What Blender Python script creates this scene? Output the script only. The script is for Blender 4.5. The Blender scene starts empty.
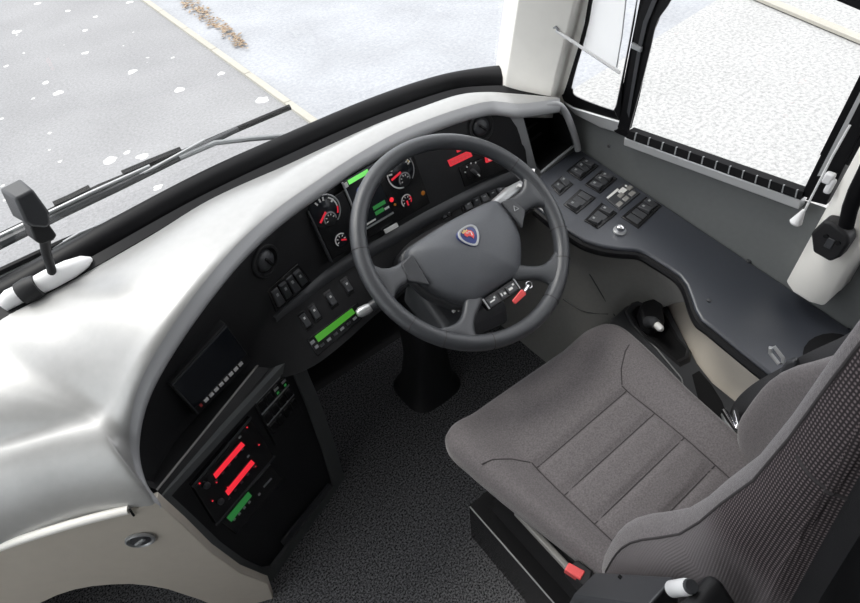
import bpy, bmesh, math, random
from mathutils import Vector, Matrix
from mathutils.bvhtree import BVHTree
random.seed(7)
V = Vector
COL = bpy.context.scene.collection
# ------------------------------------------------------------------ camera
YAW, PITCH, ROLL, FPX = math.radians(33.27), math.radians(46.99), math.radians(-6.69), 551.0
CAM = V((0, 0, 1.52))
fw = V((math.sin(YAW)*math.cos(PITCH), math.cos(YAW)*math.cos(PITCH), -math.sin(PITCH)))
rt = V((math.cos(YAW), -math.sin(YAW), 0)); up = rt.cross(fw)
RT = rt*math.cos(ROLL) + up*math.sin(ROLL); UP = -rt*math.sin(ROLL) + up*math.cos(ROLL)
cd = bpy.data.cameras.new('camera'); cam = bpy.data.objects.new('camera', cd); COL.objects.link(cam)
m3 = Matrix((RT, UP, -fw)).transposed(); cam.matrix_world = Matrix.Translation(CAM) @ m3.to_4x4()
cd.sensor_fit = 'HORIZONTAL'; cd.sensor_width = 36; cd.lens = FPX*36/860; cd.clip_start = .02; cd.clip_end = 200
bpy.context.scene.camera = cam
def ray(p): return RT*((p[0]-430)/FPX) - UP*((p[1]-301.5)/FPX) + fw
def P(px, py, x=None, y=None, z=None, d=None):
    """photo measurement + one known coordinate -> point in the cab"""
    r = ray((px, py))
    if x is not None: t = x/r.x
    elif y is not None: t = y/r.y
    elif z is not None: t = (z-CAM.z)/r.z
    else: t = d
    return CAM + r*t
def onplane(p, p0, n):
    r = ray(p); return CAM + r*((V(p0)-CAM).dot(n)/r.dot(n))

# ------------------------------------------------------------------ materials
def mat(name, col, rough=.5, metal=0, noise=0, nscale=200, bump=0, bscale=400, emis=None, estr=0, sheen=0, coat=0, spec=.5):
    m = bpy.data.materials.new(name); m.use_nodes = True; nt = m.node_tree; b = nt.nodes['Principled BSDF']
    c = (*col, 1)
    b.inputs['Base Color'].default_value = c; b.inputs['Roughness'].default_value = rough; b.inputs['Metallic'].default_value = metal
    b.inputs['Specular IOR Level'].default_value = spec
    if sheen: b.inputs['Sheen Weight'].default_value = sheen; b.inputs['Sheen Roughness'].default_value = .4
    if coat: b.inputs['Coat Weight'].default_value = coat
    if emis: b.inputs['Emission Color'].default_value = (*emis, 1); b.inputs['Emission Strength'].default_value = estr
    tc = nt.nodes.new('ShaderNodeTexCoord')
    if noise:
        n = nt.nodes.new('ShaderNodeTexNoise'); n.inputs['Scale'].default_value = nscale; n.inputs['Detail'].default_value = 3
        nt.links.new(tc.outputs['Object'], n.inputs['Vector'])
        r = nt.nodes.new('ShaderNodeValToRGB'); r.color_ramp.elements[0].position = .3; r.color_ramp.elements[1].position = .7
        r.color_ramp.elements[0].color = (*[max(0, k*(1-noise)) for k in col], 1); r.color_ramp.elements[1].color = (*[k*(1+noise) for k in col], 1)
        nt.links.new(n.outputs['Fac'], r.inputs['Fac']); nt.links.new(r.outputs['Color'], b.inputs['Base Color'])
    if bump:
        n = nt.nodes.new('ShaderNodeTexNoise'); n.inputs['Scale'].default_value = bscale; n.inputs['Detail'].default_value = 2
        nt.links.new(tc.outputs['Object'], n.inputs['Vector'])
        bp = nt.nodes.new('ShaderNodeBump'); bp.inputs['Strength'].default_value = bump; bp.inputs['Distance'].default_value = .002
        nt.links.new(n.outputs['Fac'], bp.inputs['Height']); nt.links.new(bp.outputs['Normal'], b.inputs['Normal'])
    return m
M = {}
M['silver'] = mat('silver_plastic', (.44, .44, .435), .38, .4, .03, 60, .08, 900, spec=.5)
M['lip'] = mat('grey_lip_plastic', (.42, .425, .44), .32, spec=.6)
M['beige'] = mat('beige_plastic', (.60, .55, .48), .5, 0, .02, 40, .08, 900)
M['black'] = mat('black_plastic', (.015, .015, .0165), .5, 0, .1, 300, .15, 1200, spec=.35)
M['blackgloss'] = mat('gloss_black_plastic', (.010, .010, .011), .25, spec=.4)
M['dark'] = mat('dark_void_plastic', (.008, .008, .009), .8, spec=.2)
M['rimgrey'] = mat('console_rim_plastic', (.085, .09, .092), .45)
M['charcoal'] = mat('charcoal_plastic', (.045, .047, .052), .42, 0, .05, 300, .1, 1200)
M['rubber'] = mat('black_rubber', (.005, .005, .006), .45, spec=.2)
M['leather'] = mat('grey_leather', (.050, .053, .059), .31, 0, .04, 300, .2, 1400, spec=.6)
M['pad'] = mat('grey_soft_plastic', (.088, .093, .104), .40, 0, .04, 300, .25, 1600)
M['shelf'] = mat('slate_satin_plastic', (.030, .034, .045), .40, 0, .06, 300, .08, 1500, spec=1.0)
M['wall'] = mat('grey_wall_plastic', (.150, .158, .158), .42, 0, .03, 80, .05, 800)
M['trimgrey'] = mat('grey_trim_plastic', (.25, .245, .235), .55, 0, .04, 80, .1, 900)
M['alu'] = mat('sill_metal', (.62, .63, .64), .35, .6)
M['chrome'] = mat('bright_metal', (.75, .75, .77), .18, 1)
M['white'] = mat('white_trim', (.93, .91, .86), .42, 0, .015, 30)
M['whiteplastic'] = mat('white_plastic', (.85, .85, .86), .3)
M['velour'] = mat('grey_velour', (.145, .133, .137), .95, 0, .22, 330, .35, 800, sheen=.35, spec=.15)
M['seam'] = mat('seam_thread', (.045, .04, .042), .9)
M['velourdark'] = mat('dark_grey_velour', (.15, .138, .145), .95, 0, .16, 420, .35, 900, sheen=.3, spec=.15)
M['webbing'] = mat('black_webbing', (.07, .07, .075), .45, 0, .15, 700, .2, 1500)
M['red'] = mat('red_plastic', (.72, .09, .09), .4)
M['redlit'] = mat('lit_red_display', (.3, .01, .02), .4, emis=(1, .03, .05), estr=.55)
M['redsign'] = mat('lit_red_sign', (.4, .02, .03), .4, emis=(1, .05, .07), estr=.35)
M['greenlit'] = mat('lit_green_display', (.05, .2, .02), .4, emis=(.12, .62, .05), estr=.22)
M['greendim'] = mat('dim_green_display', (.02, .1, .03), .4, emis=(.05, .42, .09), estr=.2)
M['greenbright'] = mat('bright_green_bar', (.1, .5, .08), .4, emis=(.25, .95, .2), estr=.45)
M['amber'] = mat('amber_lamp', (.35, .12, .01), .4, emis=(1, .35, .03), estr=.06)
M['needle'] = mat('red_needle', (.62, .02, .04), .4, emis=(1, .03, .06), estr=.25)
M['mark'] = mat('white_marking', (.75, .75, .74), .5)
M['greymark'] = mat('grey_marking', (.30, .31, .32), .5)
M['steel'] = mat('gauge_ring_grey', (.40, .41, .42), .35, .5)
M['screen'] = mat('screen_glass', (.012, .014, .018), .15, spec=.4)
M['dispblue'] = mat('display_blue', (.05, .07, .16), .4, emis=(.2, .3, .8), estr=.15)
M['badgeblue'] = mat('badge_blue', (.02, .035, .16), .3, coat=.5)
M['gold'] = mat('badge_gold', (.6, .45, .2), .3, .6)
def node_mat(name):
    m = bpy.data.materials.new(name); m.use_nodes = True; nt = m.node_tree; return m, nt, nt.nodes['Principled BSDF']
# knitted fabric
m, nt, b = node_mat('knit_fabric'); M['knit'] = m
tc = nt.nodes.new('ShaderNodeTexCoord'); sep = nt.nodes.new('ShaderNodeSeparateXYZ'); nt.links.new(tc.outputs['UV'], sep.inputs[0])
def mth(op, a, bv=None):
    n = nt.nodes.new('ShaderNodeMath'); n.operation = op
    for i, k in enumerate((a, bv)):
        if k is None: continue
        if isinstance(k, (int, float)): n.inputs[i].default_value = k
        else: nt.links.new(k, n.inputs[i])
    return n.outputs[0]
su = mth('SINE', mth('MULTIPLY', sep.outputs[0], 2*math.pi/.0035)); sv = mth('SINE', mth('MULTIPLY', sep.outputs[1], 2*math.pi/.0039))
h = mth('MULTIPLY', mth('ADD', mth('MULTIPLY', su, .5), .5), mth('ADD', mth('MULTIPLY', sv, .5), .5))
rp = nt.nodes.new('ShaderNodeValToRGB'); rp.color_ramp.elements[0].color = (.036, .031, .033, 1); rp.color_ramp.elements[1].color = (.18, .150, .155, 1)
rp.color_ramp.elements[0].position = .08; rp.color_ramp.elements[1].position = .8
nt.links.new(h, rp.inputs[0])
fz = mth('ADD', sep.outputs[1], mth('MULTIPLY', sep.outputs[0], -.2))
mrk = nt.nodes.new('ShaderNodeMapRange'); mrk.interpolation_type = 'SMOOTHSTEP'; mrk.inputs[1].default_value = .87; mrk.inputs[2].default_value = .97; nt.links.new(fz, mrk.inputs[0])
mk = nt.nodes.new('ShaderNodeMix'); mk.data_type = 'RGBA'; mk.inputs[6].default_value = (.145, .133, .137, 1); nt.links.new(mrk.outputs[0], mk.inputs[0]); nt.links.new(rp.outputs[0], mk.inputs[7]); nt.links.new(mk.outputs[2], b.inputs['Base Color']); b.inputs['Roughness'].default_value = .95
b.inputs['Specular IOR Level'].default_value = .1
bp = nt.nodes.new('ShaderNodeBump'); bp.inputs['Strength'].default_value = .4; bp.inputs['Distance'].default_value = .002
nt.links.new(h, bp.inputs['Height']); nt.links.new(bp.outputs[0], b.inputs['Normal'])
m = bpy.data.materials.new('thin_white_sheet'); m.use_nodes = True; nt = m.node_tree; nt.nodes.clear(); M['sheet'] = m
o = nt.nodes.new('ShaderNodeOutputMaterial'); mx = nt.nodes.new('ShaderNodeMixShader'); t = nt.nodes.new('ShaderNodeBsdfTranslucent'); g = nt.nodes.new('ShaderNodeBsdfDiffuse')
t.inputs[0].default_value = (.9, .9, .9, 1); g.inputs[0].default_value = (.9, .9, .9, 1); mx.inputs[0].default_value = .3
nt.links.new(t.outputs[0], mx.inputs[1]); nt.links.new(g.outputs[0], mx.inputs[2]); nt.links.new(mx.outputs[0], o.inputs[0])
# speckled ground materials
def ground_mat(name, base, spk, scale, amount, big=.1, rough=.9, lichen=False, spec=.3):
    m, nt, b = node_mat(name); tc = nt.nodes.new('ShaderNodeTexCoord')
    n1 = nt.nodes.new('ShaderNodeTexNoise'); n1.inputs['Scale'].default_value = scale; n1.inputs['Detail'].default_value = 6; n1.inputs['Roughness'].default_value = .7
    n2 = nt.nodes.new('ShaderNodeTexNoise'); n2.inputs['Scale'].default_value = 1.3; n2.inputs['Detail'].default_value = 3
    for n in (n1, n2): nt.links.new(tc.outputs['Object'], n.inputs['Vector'])
    r = nt.nodes.new('ShaderNodeValToRGB'); r.color_ramp.elements[0].position = .5-amount; r.color_ramp.elements[1].position = .5+amount
    r.color_ramp.elements[0].color = (*base, 1); r.color_ramp.elements[1].color = (*spk, 1); nt.links.new(n1.outputs['Fac'], r.inputs[0])
    mx = nt.nodes.new('ShaderNodeMix'); mx.data_type = 'RGBA'; mx.blend_type = 'MULTIPLY'; mx.inputs[0].default_value = 1
    r2 = nt.nodes.new('ShaderNodeValToRGB'); r2.color_ramp.elements[0].position = .3; r2.color_ramp.elements[1].position = .7
    r2.color_ramp.elements[0].color = (1-big,)*3+(1,); r2.color_ramp.elements[1].color = (1, 1, 1, 1); nt.links.new(n2.outputs['Fac'], r2.inputs[0])
    nt.links.new(r.outputs[0], mx.inputs[6]); nt.links.new(r2.outputs[0], mx.inputs[7]); out = mx.outputs[2]
    if lichen:
        vo = nt.nodes.new('ShaderNodeTexVoronoi'); vo.inputs['Scale'].default_value = 4.2; vo.inputs['Randomness'].default_value = 1
        nw = nt.nodes.new('ShaderNodeTexNoise'); nw.inputs['Scale'].default_value = 14
        nt.links.new(tc.outputs['Object'], nw.inputs['Vector'])
        mv = nt.nodes.new('ShaderNodeMix'); mv.data_type = 'VECTOR'; mv.inputs[0].default_value = .06
        nt.links.new(tc.outputs['Object'], mv.inputs[4]); nt.links.new(nw.outputs['Color'], mv.inputs[5]); nt.links.new(mv.outputs[1], vo.inputs['Vector'])
        sz = nt.nodes.new('ShaderNodeSeparateColor'); nt.links.new(vo.outputs['Color'], sz.inputs[0])
        a = nt.nodes.new('ShaderNodeMath'); a.operation = 'MULTIPLY_ADD'; a.inputs[1].default_value = .40; a.inputs[2].default_value = -.13
        nt.links.new(sz.outputs[0], a.inputs[0])
        lt = nt.nodes.new('ShaderNodeMath'); lt.operation = 'SUBTRACT'; nt.links.new(a.outputs[0], lt.inputs[0]); nt.links.new(vo.outputs['Distance'], lt.inputs[1])
        rr = nt.nodes.new('ShaderNodeValToRGB'); rr.color_ramp.elements[0].position = 0; rr.color_ramp.elements[1].position = .03
        rr.color_ramp.elements[1].color = (.75, .75, .75, 1)
        nt.links.new(lt.outputs[0], rr.inputs[0])
        m2 = nt.nodes.new('ShaderNodeMix'); m2.data_type = 'RGBA'; m2.inputs[7].default_value = (.80, .80, .76, 1)
        nt.links.new(rr.outputs[0], m2.inputs[0]); nt.links.new(out, m2.inputs[6]); out = m2.outputs[2]
    nt.links.new(out, b.inputs['Base Color']); b.inputs['Roughness'].default_value = rough; b.inputs['Specular IOR Level'].default_value = spec
    M[name] = m; return m
ground_mat('tarmac', (.20, .20, .205), (.33, .33, .335), 38, .22, .12, lichen=True)
ground_mat('wet_tarmac', (.26, .27, .29), (.40, .41, .43), 26, .2, .2, rough=.55, spec=.4)
ground_mat('pale_tarmac', (.25, .25, .25), (.50, .50, .49), 30, .16, .08)
ground_mat('kerb_stone', (.36, .345, .30), (.46, .44, .39), 30, .3, .1)
ground_mat('carpet', (.009, .009, .010), (.20, .20, .21), 210, .09, .1, rough=1, spec=.05)
ground_mat('leaves', (.12, .07, .04), (.45, .36, .26), 22, .12, .1)
# thin window glass: mostly clear with a little reflection
m = bpy.data.materials.new('window_glass'); m.use_nodes = True; nt = m.node_tree; nt.nodes.clear()
o = nt.nodes.new('ShaderNodeOutputMaterial'); mx = nt.nodes.new('ShaderNodeMixShader'); t = nt.nodes.new('ShaderNodeBsdfTransparent'); g = nt.nodes.new('ShaderNodeBsdfGlossy')
t.inputs[0].default_value = (.97, .985, .98, 1); g.inputs['Roughness'].default_value = .02; mx.inputs[0].default_value = .05
nt.links.new(t.outputs[0], mx.inputs[1]); nt.links.new(g.outputs[0], mx.inputs[2]); nt.links.new(mx.outputs[0], o.inputs[0]); M['glass'] = m

# ------------------------------------------------------------------ mesh helpers
class MB:
    def __init__(s): s.v = []; s.f = []; s.uv = None
    def add(s, vs, fs):
        n = len(s.v); s.v += [V(a) for a in vs]; s.f += [tuple(i+n for i in f) for f in fs]; return s
    def grid(s, rows, cu=False, cv=False):
        R, C = len(rows), len(rows[0]); fs = []
        for i in range(R if cu else R-1):
            for j in range(C if cv else C-1):
                i2, j2 = (i+1) % R, (j+1) % C
                fs.append((i*C+j, i*C+j2, i2*C+j2, i2*C+j))
        return s.add([p for r in rows for p in r], fs)
    def loft(s, loops):
        C = len(loops[0]); s.grid(loops, cv=True); n = len(s.v)-len(loops)*C
        s.f.append(tuple(n+i for i in range(C))[::-1]); s.f.append(tuple(n+(len(loops)-1)*C+i for i in range(C))); return s
    def prism(s, poly, off):
        off = V(off); return s.loft([[V(p) for p in poly], [V(p)+off for p in poly]])
    def box(s, c, d, Mx=None):
        c = V(c); d = V(d)/2
        vs = [c+V((x*d.x, y*d.y, z*d.z)) for z in (-1, 1) for y in (-1, 1) for x in (-1, 1)]
        if Mx: vs = [Mx @ v for v in vs]
        return s.add(vs, [(0, 2, 3, 1), (4, 5, 7, 6), (0, 1, 5, 4), (2, 6, 7, 3), (0, 4, 6, 2), (1, 3, 7, 5)])
    def tube(s, path, r, n=10, closed=False, flat=1.0, nrm=None):
        path = [V(p) for p in path]; loops = []; L = len(path)
        prev = None
        for i, p in enumerate(path):
            a = path[(i-1) % L] if (closed or i) else p; c = path[(i+1) % L] if (closed or i < L-1) else p
            t = (c-a).normalized()
            ref = V(nrm) if nrm is not None else (prev if prev is not None else (V((0, 0, 1)) if abs(t.z) < .9 else V((1, 0, 0))))
            u = (ref - t*ref.dot(t)).normalized(); prev = u; w = t.cross(u)
            rr = r[i] if isinstance(r, (list, tuple)) else r
            loops.append([p+u*(math.cos(k*2*math.pi/n)*rr*flat)+w*(math.sin(k*2*math.pi/n)*rr) for k in range(n)])
        if closed: s.grid(loops, cu=True, cv=True)
        else: s.loft(loops)
        return s
    def lathe(s, F, prof, n=24):
        loops = [[F @ V((math.cos(k*2*math.pi/n)*r, math.sin(k*2*math.pi/n)*r, z)) for k in range(n)] for r, z in prof]
        return s.loft(loops)
ROOT = {}
def obj(name, mb, material, parent=None, smooth=40, bevel=0, sub=0, seg=2):
    me = bpy.data.meshes.new(name); off = ROOT.get(parent.name, V((0, 0, 0))) if parent else V((0, 0, 0))
    c = V((0, 0, 0))
    if parent is None:
        c = sum(mb.v, V((0, 0, 0)))/len(mb.v); off = c
    me.from_pydata([v-off for v in mb.v], [], mb.f); me.update()
    if mb.uv:
        ul = me.uv_layers.new(name='UVMap')
        for l in me.loops: ul.data[l.index].uv = mb.uv[l.vertex_index]
    bm = bmesh.new(); bm.from_mesh(me); bmesh.ops.recalc_face_normals(bm, faces=bm.faces)
    bm.to_mesh(me); bm.free()
    o = bpy.data.objects.new(name, me); COL.objects.link(o); me.materials.append(material if not isinstance(material, str) else M[material])
    if parent is not None: o.parent = parent; ROOT[o.name] = off
    else: o.location = c; ROOT[o.name] = c
    if bevel:
        b = o.modifiers.new('bevel', 'BEVEL'); b.width = bevel; b.segments = seg; b.limit_method = 'ANGLE'; b.angle_limit = math.radians(35)
    if sub:
        q = o.modifiers.new('subdivision', 'SUBSURF'); q.levels = sub; q.render_levels = sub
    if smooth:
        me.polygons.foreach_set('use_smooth', [True]*len(me.polygons))
        if not sub: me.set_sharp_from_angle(angle=math.radians(smooth))
    return o
def thing(name, label, cat, loc, group=None):
    o = bpy.data.objects.new(name, None); COL.objects.link(o); o.location = V(loc); o.empty_display_size = .05
    ROOT[o.name] = V(loc); o['label'] = label; o['category'] = cat
    if group: o['group'] = group
    return o
def tag(o, label, cat, group=None, kind=None):
    o['label'] = label; o['category'] = cat
    if group: o['group'] = group
    if kind: o['kind'] = kind
    return o
def struct(o, label, cat): o['label'] = label; o['category'] = cat; o['kind'] = 'structure'; return o
def catmull(pts, n=8, closed=False):
    pts = [V(p) for p in pts]; L = len(pts); out = []
    for i in range(L if closed else L-1):
        g = (lambda k: pts[k % L]) if closed else (lambda k: pts[min(max(k, 0), L-1)])
        p0, p1, p2, p3 = g(i-1), g(i), g(i+1), g(i+2)
        for k in range(n):
            t = k/n
            out.append(.5*((2*p1)+(p2-p0)*t+(2*p0-5*p1+4*p2-p3)*t*t+(3*p1-p0-3*p2+p3)*t**3))
    if not closed: out.append(pts[-1])
    return out
def frame(o, x, n):
    n = V(n).normalized(); x = V(x); x = (x-n*x.dot(n)).normalized(); y = n.cross(x)
    return Matrix(((x.x, y.x, n.x, o[0]), (x.y, y.y, n.y, o[1]), (x.z, y.z, n.z, o[2]), (0, 0, 0, 1)))
def smooth01(t): t = max(0, min(1, t)); return t*t*(3-2*t)
class Patch:
    """four corners (tl, tr, br, bl) of a flat rectangle on a surface"""
    def __init__(s, tl, tr, br, bl):
        s.c = [V(tl), V(tr), V(br), V(bl)]
        s.n = (s.c[1]-s.c[3]).cross(s.c[0]-s.c[2]).normalized()
        if s.n.dot(CAM-s.c[0]) < 0: s.n = -s.n
    def __call__(s, u, v, h=0):
        a, b, c, d = s.c; return (a*(1-u)+b*u)*(1-v)+(d*(1-u)+c*u)*v + s.n*h
    def slab(s, mb, u0, v0, u1, v1, h0, h1, taper=0, tilt=0):
        du, dv = (u1-u0)*taper, (v1-v0)*taper
        lo = [s(u0, v0, h0), s(u1, v0, h0), s(u1, v1, h0), s(u0, v1, h0)]
        hi = [s(u0+du, v0+dv, h1+tilt), s(u1-du, v0+dv, h1+tilt), s(u1-du, v1-dv, h1-tilt), s(u0+du, v1-dv, h1-tilt)]
        return mb.loft([lo, hi])

# ------------------------------------------------------------------ outside
ZR = -1.0
def gplane(x0, y0, x1, y1, z): return MB().add([(x0, y0, z), (x1, y0, z), (x1, y1, z), (x0, y1, z)], [(0, 1, 2, 3)])
KX = P(204, 44, z=ZR).x
struct(obj('road', gplane(-14, -10, KX-.03, 26, ZR), 'tarmac'), 'grey tarmac with pale lichen spots in front of the windscreen', 'road')
struct(obj('wet_road', gplane(KX+.03, -10, 20, 26, ZR-.02), 'wet_tarmac'), 'pale wet tarmac beyond the kerb', 'road')
kb = MB()
for k in range(28):
    y0 = -6+k*.915; kb.box((KX+.012, y0+.455, ZR-.01), (.075, .905, .07))
struct(obj('kerb', kb, 'kerb_stone', bevel=.006), 'row of pale kerb stones dividing the two tarmac surfaces', 'kerb')
a, b2 = P(740, -9, z=ZR), P(880, 49, z=ZR); dv = (b2-a).normalized(); sd = V((dv.y, -dv.x, 0))*.06
a -= dv*3; b2 += dv*4
struct(obj('edging_strip', MB().prism([a-sd, a+sd, b2+sd, b2-sd], (0, 0, .03)), 'kerb_stone'), 'beige edging strip on the ground outside the side window', 'kerb')
# pale gravelly surface right of the bus
struct(obj('pale_road', MB().add([(2.1, -9, ZR-.012), (19, -9, ZR-.012), (19, 4.6, ZR-.012), (4.0, 3.2, ZR-.012), (2.1, 2.6, ZR-.012)], [(0, 1, 2, 3, 4)]), 'pale_tarmac'),
       'very pale speckled tarmac outside the side window', 'road')
lb = MB()
for k in range(260):
    t = random.random(); c = P(178+t*66+random.uniform(-3, 14)*(1-t*.6), 2+t*48+random.uniform(-9, 2), z=ZR)
    if c.x < KX+.08: c.x = KX+.08+random.random()*.12
    a = random.random()*6.28; s = random.uniform(.02, .045); u = V((math.cos(a), math.sin(a), random.uniform(-.2, .2)))*s; w = V((-math.sin(a), math.cos(a), random.uniform(-.2, .3)))*s*.6
    c.z = ZR+.005; lb.add([c-u, c-w*.9, c+u, c+w*.9], [(0, 1, 2, 3)])
tag(obj('fallen_leaves', lb, 'leaves', smooth=0), 'brown fallen leaves gathered along the far side of the kerb', 'leaves', kind='stuff')

# ------------------------------------------------------------------ shell
struct(obj('floor', gplane(-1.4, -5.2, 1.08, 1.12, 0), 'carpet'), 'dark grey speckled carpet on the cab floor', 'floor')
struct(obj('wall_front', MB().box((-.15, 1.16, -.1), (2.5, .05, 1.7)), 'dark'), 'dark front bulkhead below the windscreen', 'wall')
WX = 1.05
# windscreen lower rubber: outer edge on the glass, inner edge at the dash
TOP = [(-300, 425, .82), (-120, 340, .83), (0, 280, .848), (100, 226.5, .865), (200, 174, .87), (279.5, 138, .87), (367.6, 100.5, .87), (434, 78, .87), (480, 69, .87), (512, 66, .868), (540, 66, .868)]
BAS = [(-300, 470, .82), (-120, 380, .83), (0, 318, .838), (100, 262, .84), (200, 205, .84), (290, 161, .84), (376, 122, .84), (451, 95, .84), (485, 91.5, .84), (520, 93, .84), (552, 98, .84)]
topc = catmull([V((-1.40, 1.12, .82))]+[P(a, b, z=c) for a, b, c in TOP], 8); basc = catmull([V((-1.40, 1.06, .82))]+[P(a, b+3, z=c) for a, b, c in BAS], 8)
rows = []
for t, b in zip(topc, basc):
    d = t-b
    rows.append([b-V((0, 0, .03)), b+V((0, 0, .002)), b+d*.30+V((0, 0, .002)), b+d*.36+V((0, 0, -.010)), b+d*.46+V((0, 0, -.012)), b+d*.52+V((0, 0, .006)), b+d*.75+V((0, 0, .012)), b+d*.97+V((0, 0, .006)), t, t+d.normalized()*.015-V((0, 0, .03))])
win1 = obj('window_1', MB().grid(rows), 'rubber', smooth=60)
struct(win1, 'large windscreen with a black rubber lower surround', 'window')
gl = []
for zz, back in ((0, 0), (.35, .04), (.8, .14), (1.3, .30)):
    gl.append([V((p.x, p.y-back, p.z+zz-.002)) for p in topc])
obj('windscreen_glass', MB().grid(gl), 'glass', win1)
# roof and the rest of the body, only what shades the cab
struct(obj('ceiling', MB().box((-.17, -2.3, 2.2), (2.6, 6.3, .06)), 'white'), 'pale cab ceiling', 'ceiling')
wlf = MB().box((-1.43, -2.85, .0), (.05, 4.8, 1.9)).box((-1.43, .95, .4), (.05, .1, 3.2)).box((-1.43, .25, -.1), (.05, 1.4, 1.4)).box((-1.43, -2.1, 2.0), (.05, 6.2, .36))
for yy in (-.35, -1.9, -3.4): wlf.box((-1.43, yy, 1.4), (.05, .16, 1.2))
struct(obj('wall_left', wlf, 'beige'), 'beige wall on the door side', 'wall')
struct(obj('wall_back', MB().box((-.17, -5.2, .6), (2.6, .05, 3.2)), 'trimgrey'), 'grey wall at the far rear of the coach', 'wall')
wrb = MB().box((1.10, -2.7, .0), (.05, 5.0, 1.7)).box((1.10, -2.2, 2.0), (.05, 6.0, .36))
for yy in (-1.3, -2.7): wrb.box((1.10, yy, 1.4), (.05, .2, 1.2))
struct(obj('wall_right_rear', wrb, 'wall'), 'grey side wall behind the driver', 'wall')
tg2 = M['glass'].copy(); tg2.name = 'tinted_glass'; M['tint'] = tg2
for nd in tg2.node_tree.nodes:
    if nd.type == 'BSDF_TRANSPARENT': nd.inputs[0].default_value = (.34, .36, .37, 1)
for nm, xx, y0, y1 in (('window_4', -1.43, -5.1, -.45), ('window_5', 1.10, -5.1, -.2)):
    struct(obj(nm, MB().box((xx, (y0+y1)/2, 1.4), (.008, y1-y0, .95)), 'tint'), 'tinted saloon side window', 'window')
struct(obj('window_6', MB().box((-1.43, .25, 1.25), (.008, 1.35, 1.2)), 'glass'), 'clear door side window', 'window')
# right wall under the windows
wl = MB()
q = [P(540, 96, x=WX), P(566, 99, x=WX), P(619, 119, x=WX), P(627, 137, x=WX), P(801, 199, x=WX), P(980, 262, x=WX)]
bot = [V((WX, p.y, -.02)) for p in q]
wl.grid([q, [V((WX, p.y, .63)) for p in q], bot])
struct(obj('wall_right', wl, 'wall'), 'grey side wall panel below the side windows', 'wall')
# lower beige lining of the right wall, visible between shelf and console
LX = 1.0
# windows on the right side
def side(pts, x=WX): return [P(a, b, x=x) for a, b in pts]
w2 = struct(obj('window_2', MB().grid([catmull(side([(572, -60), (588.5, 0), (566, 87), (562, 96), (572, 107), (619.5, 121.5), (619.5, 121.5), (623, 85), (634, 25), (640, -10), (658, -60)], 1.035), 4)] +
      [catmull(side([(580, -60), (592.5, 0), (573, 80), (572.6, 89), (577, 97), (609, 109.3), (615, 108.5), (618.6, 95.5), (628.6, 45.8), (637, 0), (650, -60)], 1.032), 4)] +
      [catmull(side([(580, -60), (593, 0), (573.6, 80), (573.2, 89), (577.6, 96.4), (609, 108.6), (614.6, 107.8), (618, 95.5), (628, 45.8), (636.4, 0), (649, -60)], 1.056), 4)]), 'rubber'),
      'small fixed quarter window beside the white front pillar', 'window')
obj('glass_pane', MB().add(side([(579, -62), (572, 90), (612, 112), (620, 95), (652, -62)], 1.05), [(0, 1, 2, 3, 4)]), 'glass', w2)
w3 = thing('window_3', 'large driver side window with black rubber frame', 'window', P(700, 160, x=WX)); w3['kind'] = 'structure'
O3 = [(668, -50), (650, -10), (637, 20), (631, 60), (620, 118), (618, 128), (627, 137.5), (800, 200)]
I3 = [(692, -50), (671, 0), (657, 22), (650, 50), (642, 82), (629.3, 130), (632, 131.5), (803, 192)]
obj('window_frame', MB().grid([catmull(side(O3, 1.03), 5), catmull(side(I3, 1.028), 5), catmull(side([(a+.8, b-.5) for a, b in I3], 1.062), 5)]), 'rubber', w3)
obj('front_post', MB().prism(side([(656, -60), (640, 0), (632, 40), (620, 100), (617, 119), (626, 131), (634, 100), (646, 40), (662, 0), (690, -60)], 1.04), (.02, 0, 0)), 'rubber', w3)
fr = MB().grid([side([(670, -50), (652, 0), (643, 22), (638, 45), (627, 112)], 1.024), side([(676, -50), (657, 0), (647, 24), (641.5, 48), (629, 118)], 1.024)])
obj('frame_bead', fr, 'charcoal', w3)
obj('frame_catch', MB().prism(side([(631, 43), (641, 48), (640, 53), (630, 48)], 1.02), (.008, 0, 0)), 'greymark', w3, bevel=.002)
pt_ = P(655, -55, x=1.045); pr_ = P(905, 0, x=1.045)
obj('upper_post', MB().box((1.045, pt_.y, (pt_.z+2.17)/2), (.03, .05, 2.17-pt_.z+.1)), 'rubber', w3)
obj('upper_post', MB().box((1.045, pr_.y-.02, (pr_.z+2.17)/2-.1), (.03, .05, 2.17-pr_.z+.3)), 'rubber', w3)
obj('rear_upright', MB().prism(side([(866, 62), (869, 72), (812, 200), (800, 196)], 1.03), (.03, 0, 0)), 'rubber', w3, bevel=.003)
obj('rear_channel', MB().prism(side([(868, 76), (872, 78), (822, 176), (817, 176)], 1.027), (.03, 0, 0)), 'alu', w3)
obj('rear_seal', MB().prism(side([(872, 78), (884, 82), (826, 205), (806, 200)], 1.028), (.04, 0, 0)), 'rubber', w3)
obj('top_rail', MB().prism(side([(640, -79), (815, -7), (830, -1), (862, 12.5), (900, 28), (900, -6), (640, -112)], 1.03), (.03, 0, 0)), 'rubber', w3, bevel=.004)
obj('glass_pane', MB().add(side([(640, -60), (625, 132), (806, 196), (880, 90), (880, -60)], 1.058), [(0, 1, 2, 3, 4)]), 'glass', w3)
A3, B3 = V((628.5, 130.5, 0)), V((803, 192, 0))
st = MB().prism(side([(628.5, 130.5), (803, 192), (800.5, 200), (626, 138)], 1.024), (.02, 0, 0))
obj('slotted_strip', st, 'dark', w3)
tk = MB()
for k in range(13):
    t = (k+.55)/13; c = A3.lerp(B3, t); tk.prism(side([(c.x-.6, c.y), (c.x+.6, c.y+.35), (c.x-1.2, c.y+8), (c.x-2.4, c.y+7.6)], 1.0225), (.004, 0, 0))
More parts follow.
